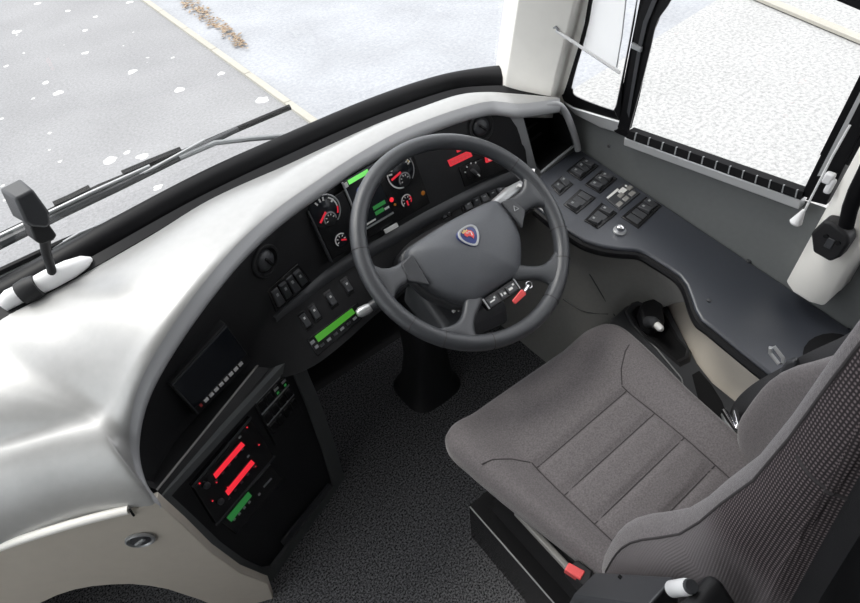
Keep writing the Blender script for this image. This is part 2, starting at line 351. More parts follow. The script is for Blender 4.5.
obj('strip_dividers', tk, 'greymark', w3)
sl = MB(); s0 = side([(625, 137), (801, 199.2)], 1.03); s1 = side([(625, 144.5), (800, 208.5)], 1.03)
sl.loft([[s0[0]+V((.02, 0, 0)), s0[0]+V((-.004, 0, 0)), s1[0]+V((-.006, 0, 0)), s1[0]+V((.02, 0, 0))], [s0[1]+V((.02, 0, 0)), s0[1]+V((-.004, 0, 0)), s1[1]+V((-.006, 0, 0)), s1[1]+V((.02, 0, 0))]])
obj('sill_rail', sl, 'alu', w3, bevel=.002)
ss = MB().prism(side([(563, 102), (572, 107.5), (619.5, 121.5), (617, 133), (600, 128), (575, 115)], 1.03), (.02, 0, 0))
obj('sill_rail', ss, 'alu', w2, bevel=.003)
struct(tag(obj('wall_screw', MB().lathe(frame(P(609.5, 146, x=WX-.002), (0, 1, 0), (-1, 0, 0)), [(.004, 0), (.004, .003), (.001, .004)], 10), 'chrome'), 'small screw head in the grey wall beside the side window corner', 'screw'), 'small screw head in the grey wall beside the side window corner', 'screw')
# pillars
pa = MB()
def pil(yk):
    pt = [P(516+(502-516)*yk/92+2, yk, y=.985-.05*(1-yk/92)), P(545+(525-545)*yk/92, yk, y=.93-.05*(1-yk/92)), P(575+(551-575)*yk/96, yk, y=.865-.04*(1-yk/92)), P(584+(559-584)*yk/98, yk, x=1.035), P(591+(566-591)*yk/98, yk, x=1.04)]
    return pt + [V((p.x+.05, p.y+.09, p.z)) for p in (pt[3], pt[1], pt[0])]
pa.loft([pil(k) for k in (-420, -250, -120, -40, 0, 50, 100, 118)])
struct(obj('trim_2', pa, 'white', bevel=.008, seg=3), 'white front pillar between windscreen and quarter window', 'trim')
SH0 = V((WX, .221, .625)); SHN = V((0, -.1346, 1)).normalized()
def shelf(px, py, h=0): return onplane((px, py), SH0+SHN*h, SHN)
def zsh(y): return .625+.1346*(y-.221)
pb = MB()
for k in range(8):
    t = k/5 if k < 6 else (1.7, 2.4)[k-6]
    L_ = P(786.5+(876-786.5)*t, 281+(116-281)*t, x=1.012); F_ = P(825+(925-825)*t, 305+(125-305)*t, x=1.0); R_ = P(840+(940-840)*t, 291+(111-291)*t, x=1.012)
    mid = (L_+F_)/2+V((-.012, 0, .0))
    pb.v  # loop: back-left, left, mid, front, right, back-right
    lp = [L_+V((.05, 0, 0)), L_, L_.lerp(F_, .25)+V((-.012, 0, 0)), L_.lerp(F_, .7)+V((-.012, 0, 0)), F_, R_, R_+V((.05, 0, 0))]
    rowsB = lp if k == 0 else rowsB
    if k == 0: loops = []
    loops.append(lp)
lp0 = [p.lerp(sum(loops[0], V((0, 0, 0)))/7, .12)+V((0, 0, -.008)) for p in loops[0]]
pb.loft([lp0]+loops)
struct(obj('trim_3', pb, 'white', bevel=.01, seg=3), 'white pillar cover standing at the rear of the dark shelf', 'trim')

# ------------------------------------------------------------------ dashboard moulding
DL = V((.3, 1.0, .6))
dash = thing('dashboard', 'silver grey dashboard moulding wrapped around the black driver fascia', 'dashboard', DL)
ST = [  # base px, lip px, lip z, roll-over amount
 ((556, 98), (560, 104), .852, 0), ((540, 96), (542, 107), .858, 0), ((510, 93), (518, 109.5), .862, 0), ((480, 93), (492, 107), .866, 0), ((451, 96), (465, 113), .87, 0), ((415, 108), (430, 125), .87, 0),
 ((376, 122), (395, 140), .87, 0), ((334, 141), (355, 163), .87, 0), ((290, 161), (318, 188), .87, 0), ((245, 182), (280, 215), .87, .1), ((200, 204.6), (245, 246), .87, .2),
 ((155, 233), (216, 279), .862, .35), ((110, 259), (185, 320), .842, .5), ((70, 281), (158, 362), .81, .7), ((35, 298), (142, 395), .772, .85), ((0, 317), (134.5, 425), .73, 1),
 ((-40, 338), (133.5, 452), .69, 1), ((-80, 360), (141, 480), .655, 1), ((-110, 375), (155, 503), .62, 1), ((-140, 390), (128, 508), .622, 1), ((-180, 412), (90, 516), .62, 1), ((-220, 430), (50, 527.5), .62, 1), ((-260, 448), (0, 545), .62, 1), ((-320, 480), (-120, 595), .62, 1)]
bs = catmull([P(b[0], b[1], z=(.84 if b[0] > -20 else .83)) for b, l, z, k in ST]+[V((-1.40, 1.06, .82))], 5)
ls = catmull([P(l[0], l[1], z=z) for b, l, z, k in ST]+[V((-1.40, 1.01, .62))], 5)
ks = catmull([V((k, 0, 0)) for b, l, z, k in ST]+[V((1, 0, 0))], 5)
rows = []
EDGE = [((i_[1][0]-4, i_[1][1]-6), i_[2]+.010) for i_ in ST[:9]]+[((270, 206), .886), ((236, 236), .886), ((205, 268), .88), ((173, 309), .862), ((146, 350), .832), ((130, 382), .797), ((123, 402), .768), ((117, 413), .752), ((110, 419), .746), ((104, 421.5), .745), ((92, 424), .745), ((68, 430), .745), ((34, 439), .745), ((-10, 450), .745), ((-130, 490), .745)]
es = catmull([P(e[0], e[1], z=z) for e, z in EDGE]+[V((-1.40, 1.03, .745))], 5)
for i, (b, l, k, e) in enumerate(zip(bs, ls, ks, es)):
    hd = V((l.x-b.x, l.y-b.y, 0)); L = hd.length; hd.normalize()
    hl = smooth01((i/5-8)/2); row = [b+V((0, 0, -.03)), b]
    for j in range(1, 25):                      # right hand part: low crown rolling down to the lip
        t = j/25; cr = min(1, L/.22)*.026
        z0 = b.z+(l.z+cr-b.z)*smooth01(t/.7)-cr*(1-math.sqrt(max(0, 1-max(0, (t-.5)/.5)**2)))
        p0 = V((b.x+hd.x*L*t, b.y+hd.y*L*t, z0))
        if hl > 0:                              # left hand part: plateau to the edge, then a rounded drop to the lip
            n_ = 16
            if j <= n_:
                u = j/n_*.93; p1 = b.lerp(e, u)+V((0, 0, .020*math.sin(math.pi*min(1, u*1.02))))
            else:
                u = (j-n_)/(25-n_); c0 = b.lerp(e, .93)+V((0, 0, .020*math.sin(math.pi*.93*1.02))); c1 = e+V((0, 0, .004)); c1 = c1+(V((l.x, l.y, c1.z))-c1)*.65
                p1 = c0*(1-u)**2+c1*2*u*(1-u)+l*u*u
            p0 = p0.lerp(p1, hl)
        row.append(p0)
    row.append(l.copy())
    rows.append(row)
lipd = []
for i, (b, l) in enumerate(zip(bs, ls)):
    hd = V((l.x-b.x, l.y-b.y, 0)).normalized(); lipd.append(hd)
obj('top_moulding', MB().grid(rows), 'silver', dash, smooth=80)
# rounded darker edge of the moulding, rolled under
N_ = 19*5-4
lr = []
for i in range(N_):
    l = ls[i]; hd = lipd[i]; k = max(0, min(1, ks[i].x)); inn = rows[i][-2]-l
    e = inn.normalized()
    out = (hd*(1-k*.3)+V((0, 0, 0))).normalized()
    lr.append([l+e*.012+V((0, 0, .0015)), l+V((0, 0, .0015)), l+out*.004+V((0, 0, -.003)), l+out*.006+V((0, 0, -.009)), l+out*.006+V((0, 0, -.014)), l+out*.003+V((0, 0, -.020)), l-out*.010+V((0, 0, -.024))])
obj('moulding_edge', MB().grid(lr), 'lip', dash, smooth=80)
# black fascia: rows under the lip, along the ledge and below
FA = [((521, 112), (528, 171, .69), (541, 207, .61)), ((492, 110), (490, 184, .68), (505, 225, .59)), ((465, 116), (456, 201, .68), (470, 250, .58)), ((430, 128), (420, 220, .68), (430, 272, .58)),
 ((395, 143), (382, 242, .68), (398, 298, .58)), ((355, 166), (353, 257, .68), (372, 318, .58)), ((318, 191), (325, 276, .68), (350, 338, .58)), ((280, 218), (299, 298, .68), (320, 362, .58)),
 ((248, 249), (274, 319, .675), (296, 374, .57)), ((219, 282), (262, 342, .655), (272, 380, .57)), ((188, 323), (242, 366, .63), (252, 388, .57)), ((161, 364), (215, 386, .625), (232, 402, .57)),
 ((145.5, 397), (196, 408, .615), (212, 424, .57)), ((138, 426), (180, 432, .605), (194, 447, .565)), ((137, 452), (164, 458, .605), (178, 472, .565)), ((144.5, 479), (154, 482, .60), (166, 492, .56))]
zl = [.862-.012, .854, .858, .858, .858, .858, .858, .858, .858, .85, .83, .797, .76, .718, .677, .642]
U_ = [P(f[0][0], f[0][1], z=z) for f, z in zip(FA, zl)]; M_ = [P(*f[1][:2], z=f[1][2]) for f in FA]; B_ = [P(*f[2][:2], z=f[2][2]) for f in FA]
fu, fm, fb = catmull(U_, 6), catmull(M_, 6), catmull(B_, 6)
frows = []
for a, m_, b in zip(fu, fm, fb):
    r = [a+V((0, .01, .012)), a]+[a.lerp(m_, t/6) for t in range(1, 7)]+[m_.lerp(b, t/3) for t in range(1, 4)]+[b+V((0, .25, -.06))]
    frows.append(r)
FM = MB().grid(frows); obj('fascia', FM, 'black', dash, smooth=50)
TREE = BVHTree.FromPolygons([tuple(v) for v in FM.v], [f for f in FM.f])
def hit(px, py, h=0):
    r = ray((px, py)); loc, n, i, d = TREE.ray_cast(CAM, r.normalized())
    if loc is None: raise Exception('no fascia at %s %s' % (px, py))
    if n.dot(r) > 0: n = -n
    return loc+n*h, n
def fpatch(*c, flat=True):
    p = [hit(*q)[0] for q in c]
    if flat:
        n = (p[1]-p[3]).cross(p[0]-p[2]).normalized()
        if n.dot(CAM-p[0]) < 0: n = -n
        o = sum(p, V((0, 0, 0)))/4
        d = max((q-o).dot(n) for q in p)
        p = [onplane(q, o+n*d, n) for q in c]
    return Patch(*p)
def onf(px, py, xd=(528, 171, 274, 319)):
    p, n = hit(px, py)
    return frame(p, (hit(px+4, py-3)[0]-p), n)
# ledge running across the fascia
lg = []
for i, m_ in enumerate(fm[:8*6+1]):
    o = V((0, -1, 0)) if False else (fm[min(i+1, len(fm)-1)]-fm[max(i-1, 0)]).cross(V((0, 0, 1))).normalized()
    if o.y > 0: o = -o
    w = 1 if i < 30 else max(.45, 1-(i-30)*.03)
    lg.append([m_+V((0, 0, .016*w)), m_+o*.006+V((0, 0, .015*w)), m_+o*.016*w+V((0, 0, .004*w)), m_+o*.016*w+V((0, 0, -.012*w)), m_+V((0, 0, -.016*w))])
obj('ledge_trim', MB().grid(lg), 'charcoal', dash, smooth=50)
# air vents
for c in ((264.8, 260.6), (480.5, 126.7)):
    F = onf(*c)
    v = obj('air_vent', MB().lathe(F, [(.035, -.004), (.035, .004), (.033, .0065), (.028, .0065), (.0255, .002), (.0255, -.004)], 32), 'black', dash)
    obj('vent_nozzle', MB().lathe(F, [(.023, -.003), (.021, .004), (.014, .010), (.006, .011), (.001, .011)], 28), 'charcoal', v)
    obj('vent_vane', MB().box((0, 0, .011), (.006, .026, .008), F @ Matrix.Rotation(.5, 4, 'Z')), 'blackgloss', v, bevel=.002)
# rocker switch banks
def bank(pt, n, parent, name='switch_bank', lit=(), blank=(), h=.003, rot=False):
    f = MB(); pt.slab(f, -.06, -.12, 1.06, 1.12, -.004, h*.5, .01)
    bk = obj(name, f, 'blackgloss', parent, bevel=.001)
    for k in range(n):
        u0, u1 = (k+.08)/n, (k+.92)/n; s = MB()
        if k in blank: pt.slab(s, u0, .08, u1, .92, 0, h*.9, .02)
        else: pt.slab(s, u0, .06, u1, .94, 0, h*2.2, .06, h*.8 if k % 2 else -h*.6)
        r = obj('rocker_switch' if k not in blank else 'blanking_plate', s, 'charcoal', bk, bevel=.0008)
        if k not in blank:
            s = MB(); pt.slab(s, u0+.3/n, .28, u1-.3/n, .42, h*1.6, h*2.2+(h*.75 if k % 2 else .0006)); obj('switch_symbol', s, 'greymark' if k not in lit else 'mark', bk)
    return bk
bank(fpatch((269, 291), (297.5, 266.5), (309, 282), (277, 308.5)), 4, dash)
bank(fpatch((462, 203), (502, 185), (506, 192), (465, 212)), 5, dash)
bank(fpatch((440, 214.5), (449, 210), (451.5, 215), (442.5, 219.5)), 2, dash)
for c in (((297.5, 316), (304, 311), (312.5, 325), (306, 330)), ((307.5, 308.5), (314, 303.5), (321.5, 317), (315, 322)), ((323.5, 295), (330, 290), (338, 303.5), (331.5, 308.5)), ((340, 282), (346.5, 277), (354, 290.5), (347.5, 295.5))):
    bank(fpatch(*c), 1, dash, lit=(0,))
# instrument cluster
ic = thing('instrument_cluster', 'driver instrument cluster with two large dials, two small dials and a centre screen', 'instrument cluster', hit(366, 205)[0])
cp = fpatch((308, 211), (412, 150), (430, 203), (331, 260))
f = MB(); cp.slab(f, 0, 0, 1, 1, -.01, .003, .004); obj('cluster_face', f, 'blackgloss', ic, bevel=.002)
f = MB(); cp.slab(f, -.012, -.02, .0, 1.02, -.005, .008); obj('side_bezel', f, 'charcoal', ic, bevel=.001)
CX = (cp.c[1]-cp.c[0]).normalized()
def cf(px, py, h=.0035): return frame(onplane((px, py), cp.c[0]+cp.n*h, cp.n), CX, cp.n)
def arc(F, r0, r1, a0, a1, z, n=24):
    rows = [[F @ V((r*math.cos(math.radians(a0+(a1-a0)*k/n)), r*math.sin(math.radians(a0+(a1-a0)*k/n)), z+dz)) for k in range(n+1)] for r, dz in ((r0, 0), ((r0+r1)/2, .0008), (r1, 0))]
    return MB().grid(rows)
def ticks(F, r0, r1, angs, w, z):
    m = MB()
    for a in angs: m.box(((r0+r1)/2, 0, z), (r1-r0, w, .001), F @ Matrix.Rotation(math.radians(a), 4, 'Z'))
    return m
def gauge(px, py, r, na, nl, big, flip):
    F = cf(px, py)
    g = obj('gauge' if big else 'small_gauge', MB().lathe(F, [(r, -.002), (r, .001), (r*.97, .0018), (.001, .0014)], 40), 'screen', ic)
    if big:
        if flip:
            obj('dial_arc', arc(F, r*.90, r*.99, 165, 262, .003), 'mark', g); obj('dial_ring', arc(F, r*.92, r*.99, -50, 75, .003), 'steel', g)
            obj('dial_ticks', ticks(F, r*.62, r*.86, (18, 33, 60, 78, 150, 168), r*.09, .003), 'mark', g)
            obj('dial_sector', arc(F, r*.72, r*.82, 15, 55, .003), 'gold', g)
        else:
            obj('dial_ring', arc(F, r*.90, r*.99, -60, 80, .003), 'steel', g)
            obj('dial_arc', arc(F, r*.74, r*.82, -5, 55, .003), 'mark', g); obj('dial_sector', arc(F, r*.74, r*.84, -35, -6, .003), 'needle', g)
            obj('dial_ticks', ticks(F, r*.62, r*.84, (78, 96, 118, 30), r*.1, .003), 'mark', g)
        obj('needle', MB().box((nl*.55, 0, .005), (nl, r*.13, .002), F @ Matrix.Rotation(math.radians(na), 4, 'Z')), 'needle', g, bevel=.0006)
        F2 = F @ Matrix.Translation((r*.05, -r*.5, .0022))
        s = obj('inner_dial', MB().lathe(F2, [(r*.44, 0), (r*.44, .002), (r*.40, .003), (.001, .003)], 28), 'black', g)
        obj('dial_ring', arc(F2, r*.34, r*.42, -20, 200, .0035), 'greymark', g)
        obj('dial_ticks', ticks(F2, r*.2, r*.30, (200, 150, 100, 60, 10), r*.05, .004), 'mark', g)
    else:
        obj('dial_arc', arc(F, r*.78, r*.95, 20 if flip else 40, 215, .003), 'mark', g)
        if flip: obj('dial_sector', arc(F, r*.70, r*.9, -40, 30, .003), 'needle', g)
        obj('dial_ticks', ticks(F, r*.45, r*.7, (200, 150, 100, 50, 0), r*.1, .003), 'mark', g)
        obj('needle', MB().box((nl*.5, 0, .004), (nl, r*.2, .002), F @ Matrix.Rotation(math.radians(na), 4, 'Z')), 'needle', g)
gauge(325, 211, .037, 215, .026, True, False); gauge(340.6, 239.5, .0165, -25, .012, False, False)
gauge(400, 171.5, .039, 190, .030, True, True); gauge(406, 200.5, .0165, -90, .012, False, True)
sp = Patch(*[onplane(c, cp.c[0]+cp.n*.004, cp.n) for c in ((342, 182), (373, 164), (393, 213), (363, 231))])
f = MB(); sp.slab(f, 0, 0, 1, 1, -.003, .002, .01); sc_ = obj('centre_screen', f, 'screen', ic, bevel=.001)
f = MB(); sp.slab(f, -.03, 0, .0, 1, 0, .006); sp.slab(f, 0, .97, 1, 1.0, 0, .004); obj('screen_bezel', f, 'steel', sc_)
f = MB(); sp.slab(f, .14, .02, .78, .10, .002, .003); obj('status_bar', f, 'greenbright', sc_)
f = MB(); sp.slab(f, .02, .03, .11, .12, .002, .003); obj('screen_symbol', f, 'mark', sc_)
for q_ in ((.15, .90, .45, .93), (.80, .82, .95, .86)):
    f = MB(); sp.slab(f, *q_, .002, .003); obj('screen_symbol', f, 'mark', sc_)
f = MB(); sp.slab(f, .50, .68, .90, .75, .002, .003); obj('screen_readout', f, 'greendim', sc_)
f = MB(); sp.slab(f, .50, .79, .78, .86, .002, .003); obj('screen_readout', f, 'greendim', sc_)
obj('screen_emblem', arc(frame(sp(.36, .30, .003), CX, sp.n), .006, .010, 0, 360, 0), 'dispblue', sc_)
for nm, c, mt, r in (('warning_lamp', (391.6, 199.7), 'redlit', .0055), ('warning_lamp', (395, 204.5), 'amber', .003), ('warning_lamp', (423, 193), 'amber', .0055)):
    obj(nm, MB().lathe(cf(*c), [(r, -.001), (r, .001), (r*.6, .002), (.0005, .002)], 14), mt, ic)
f = MB(); lp_ = Patch(*[onplane(c, hit(391, 226)[0]+hit(391, 226)[1]*.021, hit(391, 226)[1]) for c in ((384.5, 230), (397, 223), (398.5, 226.5), (386, 233.5))]); lp_.slab(f, 0, 0, 1, 1, -.004, .001)
obj('label_plate', f, 'mark', dash)
# switch panel right of the cluster
hs = thing('light_switch_panel', 'black panel with rotary light switch and red hazard button right of the dials', 'switch panel', hit(485, 168)[0])
pp = fpatch((458, 167.5), (502, 151), (506, 169), (464, 187))
f = MB(); pp.slab(f, 0, 0, 1, 1, -.004, .003, .01); obj('panel_plate', f, 'blackgloss', hs, bevel=.001)
F = frame(onplane((473, 171.5), pp.c[0]+pp.n*.003, pp.n), pp.c[1]-pp.c[0], pp.n)
kn = obj('rotary_knob', MB().lathe(F, [(.019, 0), (.018, .006), (.015, .008), (.001, .008)], 28), 'black', hs)
obj('knob_grip', MB().box((0, 0, .012), (.027, .008, .011), F @ Matrix.Rotation(-.9, 4, 'Z')), 'charcoal', kn, bevel=.002)
obj('knob_marker', MB().box((.008, 0, .0185), (.009, .003, .001), F @ Matrix.Rotation(-.9, 4, 'Z')), 'mark', kn)
obj('knob_symbols', ticks(F, .020, .024, (60, 95, 130, 165), .003, .0006), 'mark', hs)
F = frame(onplane((489, 158), pp.c[0]+pp.n*.003, pp.n), pp.c[1]-pp.c[0], pp.n)
hz = obj('hazard_button', MB().box((0, 0, .003), (.024, .016, .006), F), 'redsign', hs, bevel=.001)
tri = MB()
for k in range(3):
    a, b = math.radians(90+120*k), math.radians(210+120*k)
    tri.tube([F @ V((.006*math.cos(a), .006*math.sin(a), .0063)), F @ V((.006*math.cos(b), .006*math.sin(b), .0063))], .0009, 6)
obj('triangle_symbol', tri, 'mark', hz)
rs = fpatch((447.4, 160.5), (469.2, 150.2), (471.9, 156), (450, 166.5))
f = MB(); rs.slab(f, 0, 0, 1, 1, -.002, .003); rsn = obj('lit_sign', f, 'redsign', dash)
f = MB(); 
for k in range(5): rs.slab(f, .1+k*.16, .3, .22+k*.16, .45, .003, .0036); rs.slab(f, .1+k*.16, .6, .2+k*.16, .72, .003, .0036)
obj('sign_marking', f, 'red', rsn)
p_ = fpatch((456, 149.5), (461.5, 147), (462.5, 150), (457, 152.5)); f = MB(); p_.slab(f, 0, 0, 1, 1, 0, .002); obj('warning_lamp', f, 'redsign', dash)
# tachograph with a green strip display
tg = thing('tachograph', 'slim black unit with a bright green strip display below the left switches', 'tachograph', hit(335, 330)[0])
tp = fpatch((306, 340), (357, 302), (366, 315), (317, 357))
f = MB(); tp.slab(f, 0, 0, 1, 1, -.006, .004, .01); obj('tachograph_body', f, 'blackgloss', tg, bevel=.0015)
f = MB(); tp.slab(f, .13, .10, .86, .46, .004, .005); obj('green_display', f, 'greenlit', tg)
for k in range(6):
    f = MB(); tp.slab(f, .12+k*.13, .62, .19+k*.13, .76, .004, .006); obj('tachograph_button', f, 'greymark' if k % 2 else 'charcoal', tg)
f = MB(); tp.slab(f, .02, .2, .09, .36, .004, .005); tp.slab(f, .04, .5, .10, .66, .004, .005); obj('display_marking', f, 'greymark', tg)
# right hand recess
ar = obj('recess_trim', MB().loft([[hit(507, 113)[0]+V((0, -.002, 0)), P(512, 111, z=.85), P(521, 111, z=.852), P(522, 113, z=.85)], [P(522, 169, z=.695), P(527, 167, z=.70), P(535.5, 165, z=.70), P(537, 169, z=.693)]]), 'steel', dash, bevel=.001)
tr = thing('storage_recess', 'deep black storage pocket in the dashboard corner by the quarter window', 'storage pocket', P(550, 140, z=.72))
rc = [P(523, 113, z=.85), P(540, 108, z=.85), P(554, 106, z=.845), P(566, 121, z=.80), P(573, 146, z=.725), P(541, 171, z=.70), P(535, 160, z=.72)]
dp = [p+V((.05, .10, -.03)) for p in rc]; dp = [V((min(p.x, 1.04), p.y, p.z)) for p in dp]
cen = sum(dp, V((0, 0, 0)))/7
f = MB(); f.grid([rc, dp], cv=True); n0 = len(f.v); f.v.append(cen); f.f += [(7+i, 7+(i+1) % 7, n0) for i in range(7)]
obj('pocket_liner', f, 'dark', tr, smooth=30)
obj('pocket_ribs', MB().tube([P(528, 138, z=.76)+V((.01, .03, 0)), P(540, 133, z=.77)+V((.03, .04, 0))], .003, 6).tube([P(532, 150, z=.74)+V((.01, .03, 0)), P(545, 143, z=.75)+V((.03, .04, 0))], .003, 6), 'black', tr)
obj('pocket_edge', MB().tube([P(541, 172.5, z=.705), P(557, 159, z=.712), P(573.5, 146, z=.722)], .0035, 8), 'greymark', tr)
rim = [P(516, 110, z=.858), P(530, 107.5, z=.858), P(545, 105, z=.856), P(557, 104.5, z=.85), P(565, 112, z=.825), P(571, 125, z=.79), P(576, 140, z=.745), P(578, 150, z=.715)]
obj('pocket_rim', MB().tube(catmull(rim, 6), .0085, 10), 'lip', dash)
# centre console with radios
con = thing('centre_console', 'black centre console on the floor left of the footwell with radio slots', 'console', (0, .75, 0))
cA, cB = P(158, 497, z=.60), P(290, 352, z=.60)
cC, cD = P(345, 487, z=.02), P(270, 583, z=.045)
def cface(px, py): return onplane((px, py), cA, CN)
CN = (cB-cA).cross(V((0, 0, -1))).normalized()
if CN.dot(CAM-cA) < 0: CN = -CN
fo = [(158, 497), (292, 352), (302, 362), (318, 400), (334, 445), (345, 484), (341, 494), (318, 522), (290, 560), (274, 580), (262, 581), (240, 571), (212, 551), (184, 524)]
face = [cface(*p) for p in fo]
obj('console_body', MB().prism([p-CN*.004 for p in face], V((.03, .11, 0))), 'black', con, bevel=.004)
fi = [(169, 494), (286, 366), (292, 372), (307, 408), (322, 450), (332, 484), (328, 490), (308, 515), (283, 549), (270, 566), (262, 567), (244, 559), (218, 540), (192, 515)]
inn = [cface(*p) for p in fi]
obj('console_rim', MB().grid([[p-CN*.006 for p in face], [p+CN*.006 for p in face], [p+CN*.007 for p in inn], [p-CN*.002 for p in inn]], cv=True), 'rimgrey', con, smooth=50)
# ledge on top of the console
led = [P(157, 490, z=.612), P(212, 422, z=.612), P(266, 355, z=.612), P(292, 349, z=.612)]
led2 = [P(160, 499, z=.597), P(216, 432, z=.597), P(271, 366, z=.597), P(294, 354, z=.597)]
lb_ = [p+V((-.02, .04, -.01)) for p in led]
obj('console_ledge', MB().grid([[p-V((0, 0, .01)) for p in led2], led2, led, lb_]), 'black', con, smooth=30)
obj('ledge_highlight', MB().tube([p+V((0, 0, .0005)) for p in led[:3]], .0022, 6), 'trimgrey', con)  # pale line laid along the ridge, its highlight put into the colour
def cpatch(*c): return Patch(*[onplane(p, cA+CN*.0, CN) for p in c])
# climate controller with two red displays
cl = thing('radio_unit', 'black radio unit with two red strip displays on the console', 'radio', cface(240, 460))
rp_ = cpatch((190, 485), (249, 416), (273, 455), (214, 524))
f = MB(); rp_.slab(f, 0, 0, 1, 1, -.01, .006, .01); obj('radio_body', f, 'blackgloss', cl, bevel=.002)
f = MB(); rp_.slab(f, .0, -.01, 1, .02, .005, .008); obj('radio_edge', f, 'charcoal', cl)
f = MB(); rp_.slab(f, 0, .98, 1, 1.01, .005, .008); obj('radio_edge', f, 'charcoal', cl)
dq = cpatch((211, 473), (239, 440.5), (242.5, 443.5), (213.5, 477)); f = MB(); dq.slab(f, 0, 0, 1, 1, .006, .0075); obj('red_display', f, 'redlit', cl)
dq = cpatch((223, 490), (249, 458.5), (252.5, 461.5), (226, 494)); f = MB(); dq.slab(f, 0, 0, 1, 1, .006, .0075); obj('red_display', f, 'redlit', cl)
def cfr(px, py, h=.006): return frame(onplane((px, py), cA+CN*h, CN), cB-cA, CN)
for c in ((206, 485), (220, 501)): obj('volume_knob', MB().lathe(cfr(*c), [(.007, 0), (.0065, .006), (.004, .007), (.0005, .007)], 18), 'charcoal', cl)
for k in range(5):
    t = k/4; obj('radio_button', MB().box((0, 0, .001), (.006, .004, .003), cfr(216+26*t, 480-31*t)), 'charcoal', cl); obj('radio_button', MB().box((0, 0, .001), (.006, .004, .003), cfr(229+25*t, 498-32*t)), 'charcoal', cl)
f = MB()
for c in ((199, 483), (212, 500.5), (246.5, 427), (258.5, 444.5), (255, 466), (216, 482), (227, 487)): f.box((0, 0, .0018), (.0028, .002, .002), cfr(*c))
obj('red_indicators', f, 'redlit', cl)
f = MB()
for c in ((239.5, 437), (248, 456)): f.box((0, 0, .001), (.006, .003, .002), cfr(*c))
obj('radio_marking', f, 'greymark', cl)
hc = thing('heater_control', 'small black unit with a dark green display under the radio', 'heater control', cface(245, 505))
hp = cpatch((219, 522), (270, 463), (283, 478), (236, 535))
f = MB(); hp.slab(f, 0, 0, 1, 1, -.01, .003, .01); obj('control_body', f, 'blackgloss', hc, bevel=.002)
dq = cpatch((225.5, 517), (247, 491), (250.5, 495), (230, 521)); f = MB(); dq.slab(f, 0, 0, 1, 1, .003, .0045); obj('green_display', f, 'greendim', hc)
for k, c in enumerate(((234, 519), (239, 513.5), (244, 507.5), (249, 502), (259, 494))):
    obj('control_button', MB().box((0, 0, .001), (.006, .005, .003), cfr(c[0], c[1], .003)), 'greymark', hc)
dq = cpatch((262, 486), (270, 477), (271, 478), (263, 487)); f = MB(); dq.slab(f, 0, 0, 1, 1, .003, .004); obj('control_marking', f, 'greymark', hc)
# switch rows on the console
sw = thing('console_switch_panel', 'black switch panel with two blank rows right of the radio', 'switch panel', cface(275, 400))
wp = cpatch((253, 402), (283, 371), (303, 412), (276, 446))
f = MB(); wp.slab(f, 0, 0, 1, 1, -.01, .002, .01); obj('panel_plate', f, 'black', sw, bevel=.001)
f = MB(); wp.slab(f, .03, .0, .97, .03, .002, .004); wp.slab(f, .03, .50, .97, .52, .002, .004); wp.slab(f, .03, .27, .97, .285, .002, .004); obj('panel_rail', f, 'greymark', sw)
for j in range(3):
    for k in range(4):
        f = MB(); wp.slab(f, .05+k*.235, .06+j*.25, .25+k*.235, .25+j*.25, .002, .005, .06); obj('rocker_switch', f, 'blackgloss', sw, bevel=.001)
f = MB(); wp.slab(f, .55, .10, .68, .14, .005, .006); wp.slab(f, .8, .10, .93, .14, .005, .006); obj('switch_marking', f, 'greymark', sw)
f = MB(); wp.slab(f, .58, .18, .64, .22, .005, .006); wp.slab(f, .83, .18, .89, .22, .005, .006); obj('switch_lamp', f, 'greendim', sw)
dq = cpatch((280, 541), (328, 483), (330, 487), (283, 545)); f = MB(); dq.slab(f, 0, 0, 1, 1, -.001, .006); obj('tray_slot', f, 'charcoal', con, bevel=.001)
# monitor in its recess
mo = thing('monitor', 'small black monitor with a row of white buttons in the dashboard recess', 'monitor', hit(205, 370)[0])
mp = fpatch((168, 382), (223, 323), (248, 358), (195.5, 412.5)); mp = Patch(*[q+mp.n*.004 for q in mp.c])
f = MB(); mp.slab(f, -.02, -.03, 1.02, 1.03, -.03, .004, .01); obj('monitor_frame', f, 'black', mo, bevel=.002)
f = MB(); mp.slab(f, .0, 0, 1, .80, .004, .0055, .01); obj('screen', f, 'screen', mo)
f = MB(); mp.slab(f, .0, 0, 1, .025, .0055, .007); mp.slab(f, 0, 0, .02, .95, .0055, .007); obj('screen_edge', f, 'charcoal', mo)
for k in range(8):
    f = MB(); mp.slab(f, .17+k*.093, .84, .235+k*.093, .91, .004, .006)
    obj('monitor_button', f, 'whiteplastic', mo)
f = MB(); mp.slab(f, .09, .84, .125, .90, .004, .006); obj('power_light', f, 'red', mo)
# beige lower panel with key lock, and its pale top rim
pY = lambda px, py: onplane((px, py), P(157, 503, z=.615), PN)
pd_ = (P(0, 545, z=.62)-P(157, 503, z=.62)); PN = pd_.cross(V((0, 0, 1))).normalized()
if PN.y > 0: PN = -PN
lw = thing('lower_dash_panel', 'beige lower dashboard panel with an arched cut-out and a round lock', 'panel', pY(140, 560))
out = [(-60, 575), (0, 549), (50, 532), (90, 520.5), (130, 511), (157, 502), (184, 526), (212, 553), (240, 573), (260, 581), (268, 584), (278, 612), (214, 606), (200, 600), (186, 595.5), (168, 589.5), (149, 586), (130, 584.3), (111, 584.8), (92, 586.5), (74, 590), (57, 595.5), (41, 603), (10, 640), (-60, 700)]
far = P(157, 503, z=.615)+pd_.normalized()*.9
wpts = [pY(*p) for p in out[:-1]]; lowl = pY(*out[-1]); lowl.z = 0; wpts += [lowl, V((far.x, far.y, 0)), V((far.x, far.y, .605))]
obj('panel_face', MB().prism(wpts, -PN*.02), 'beige', lw, bevel=.002)
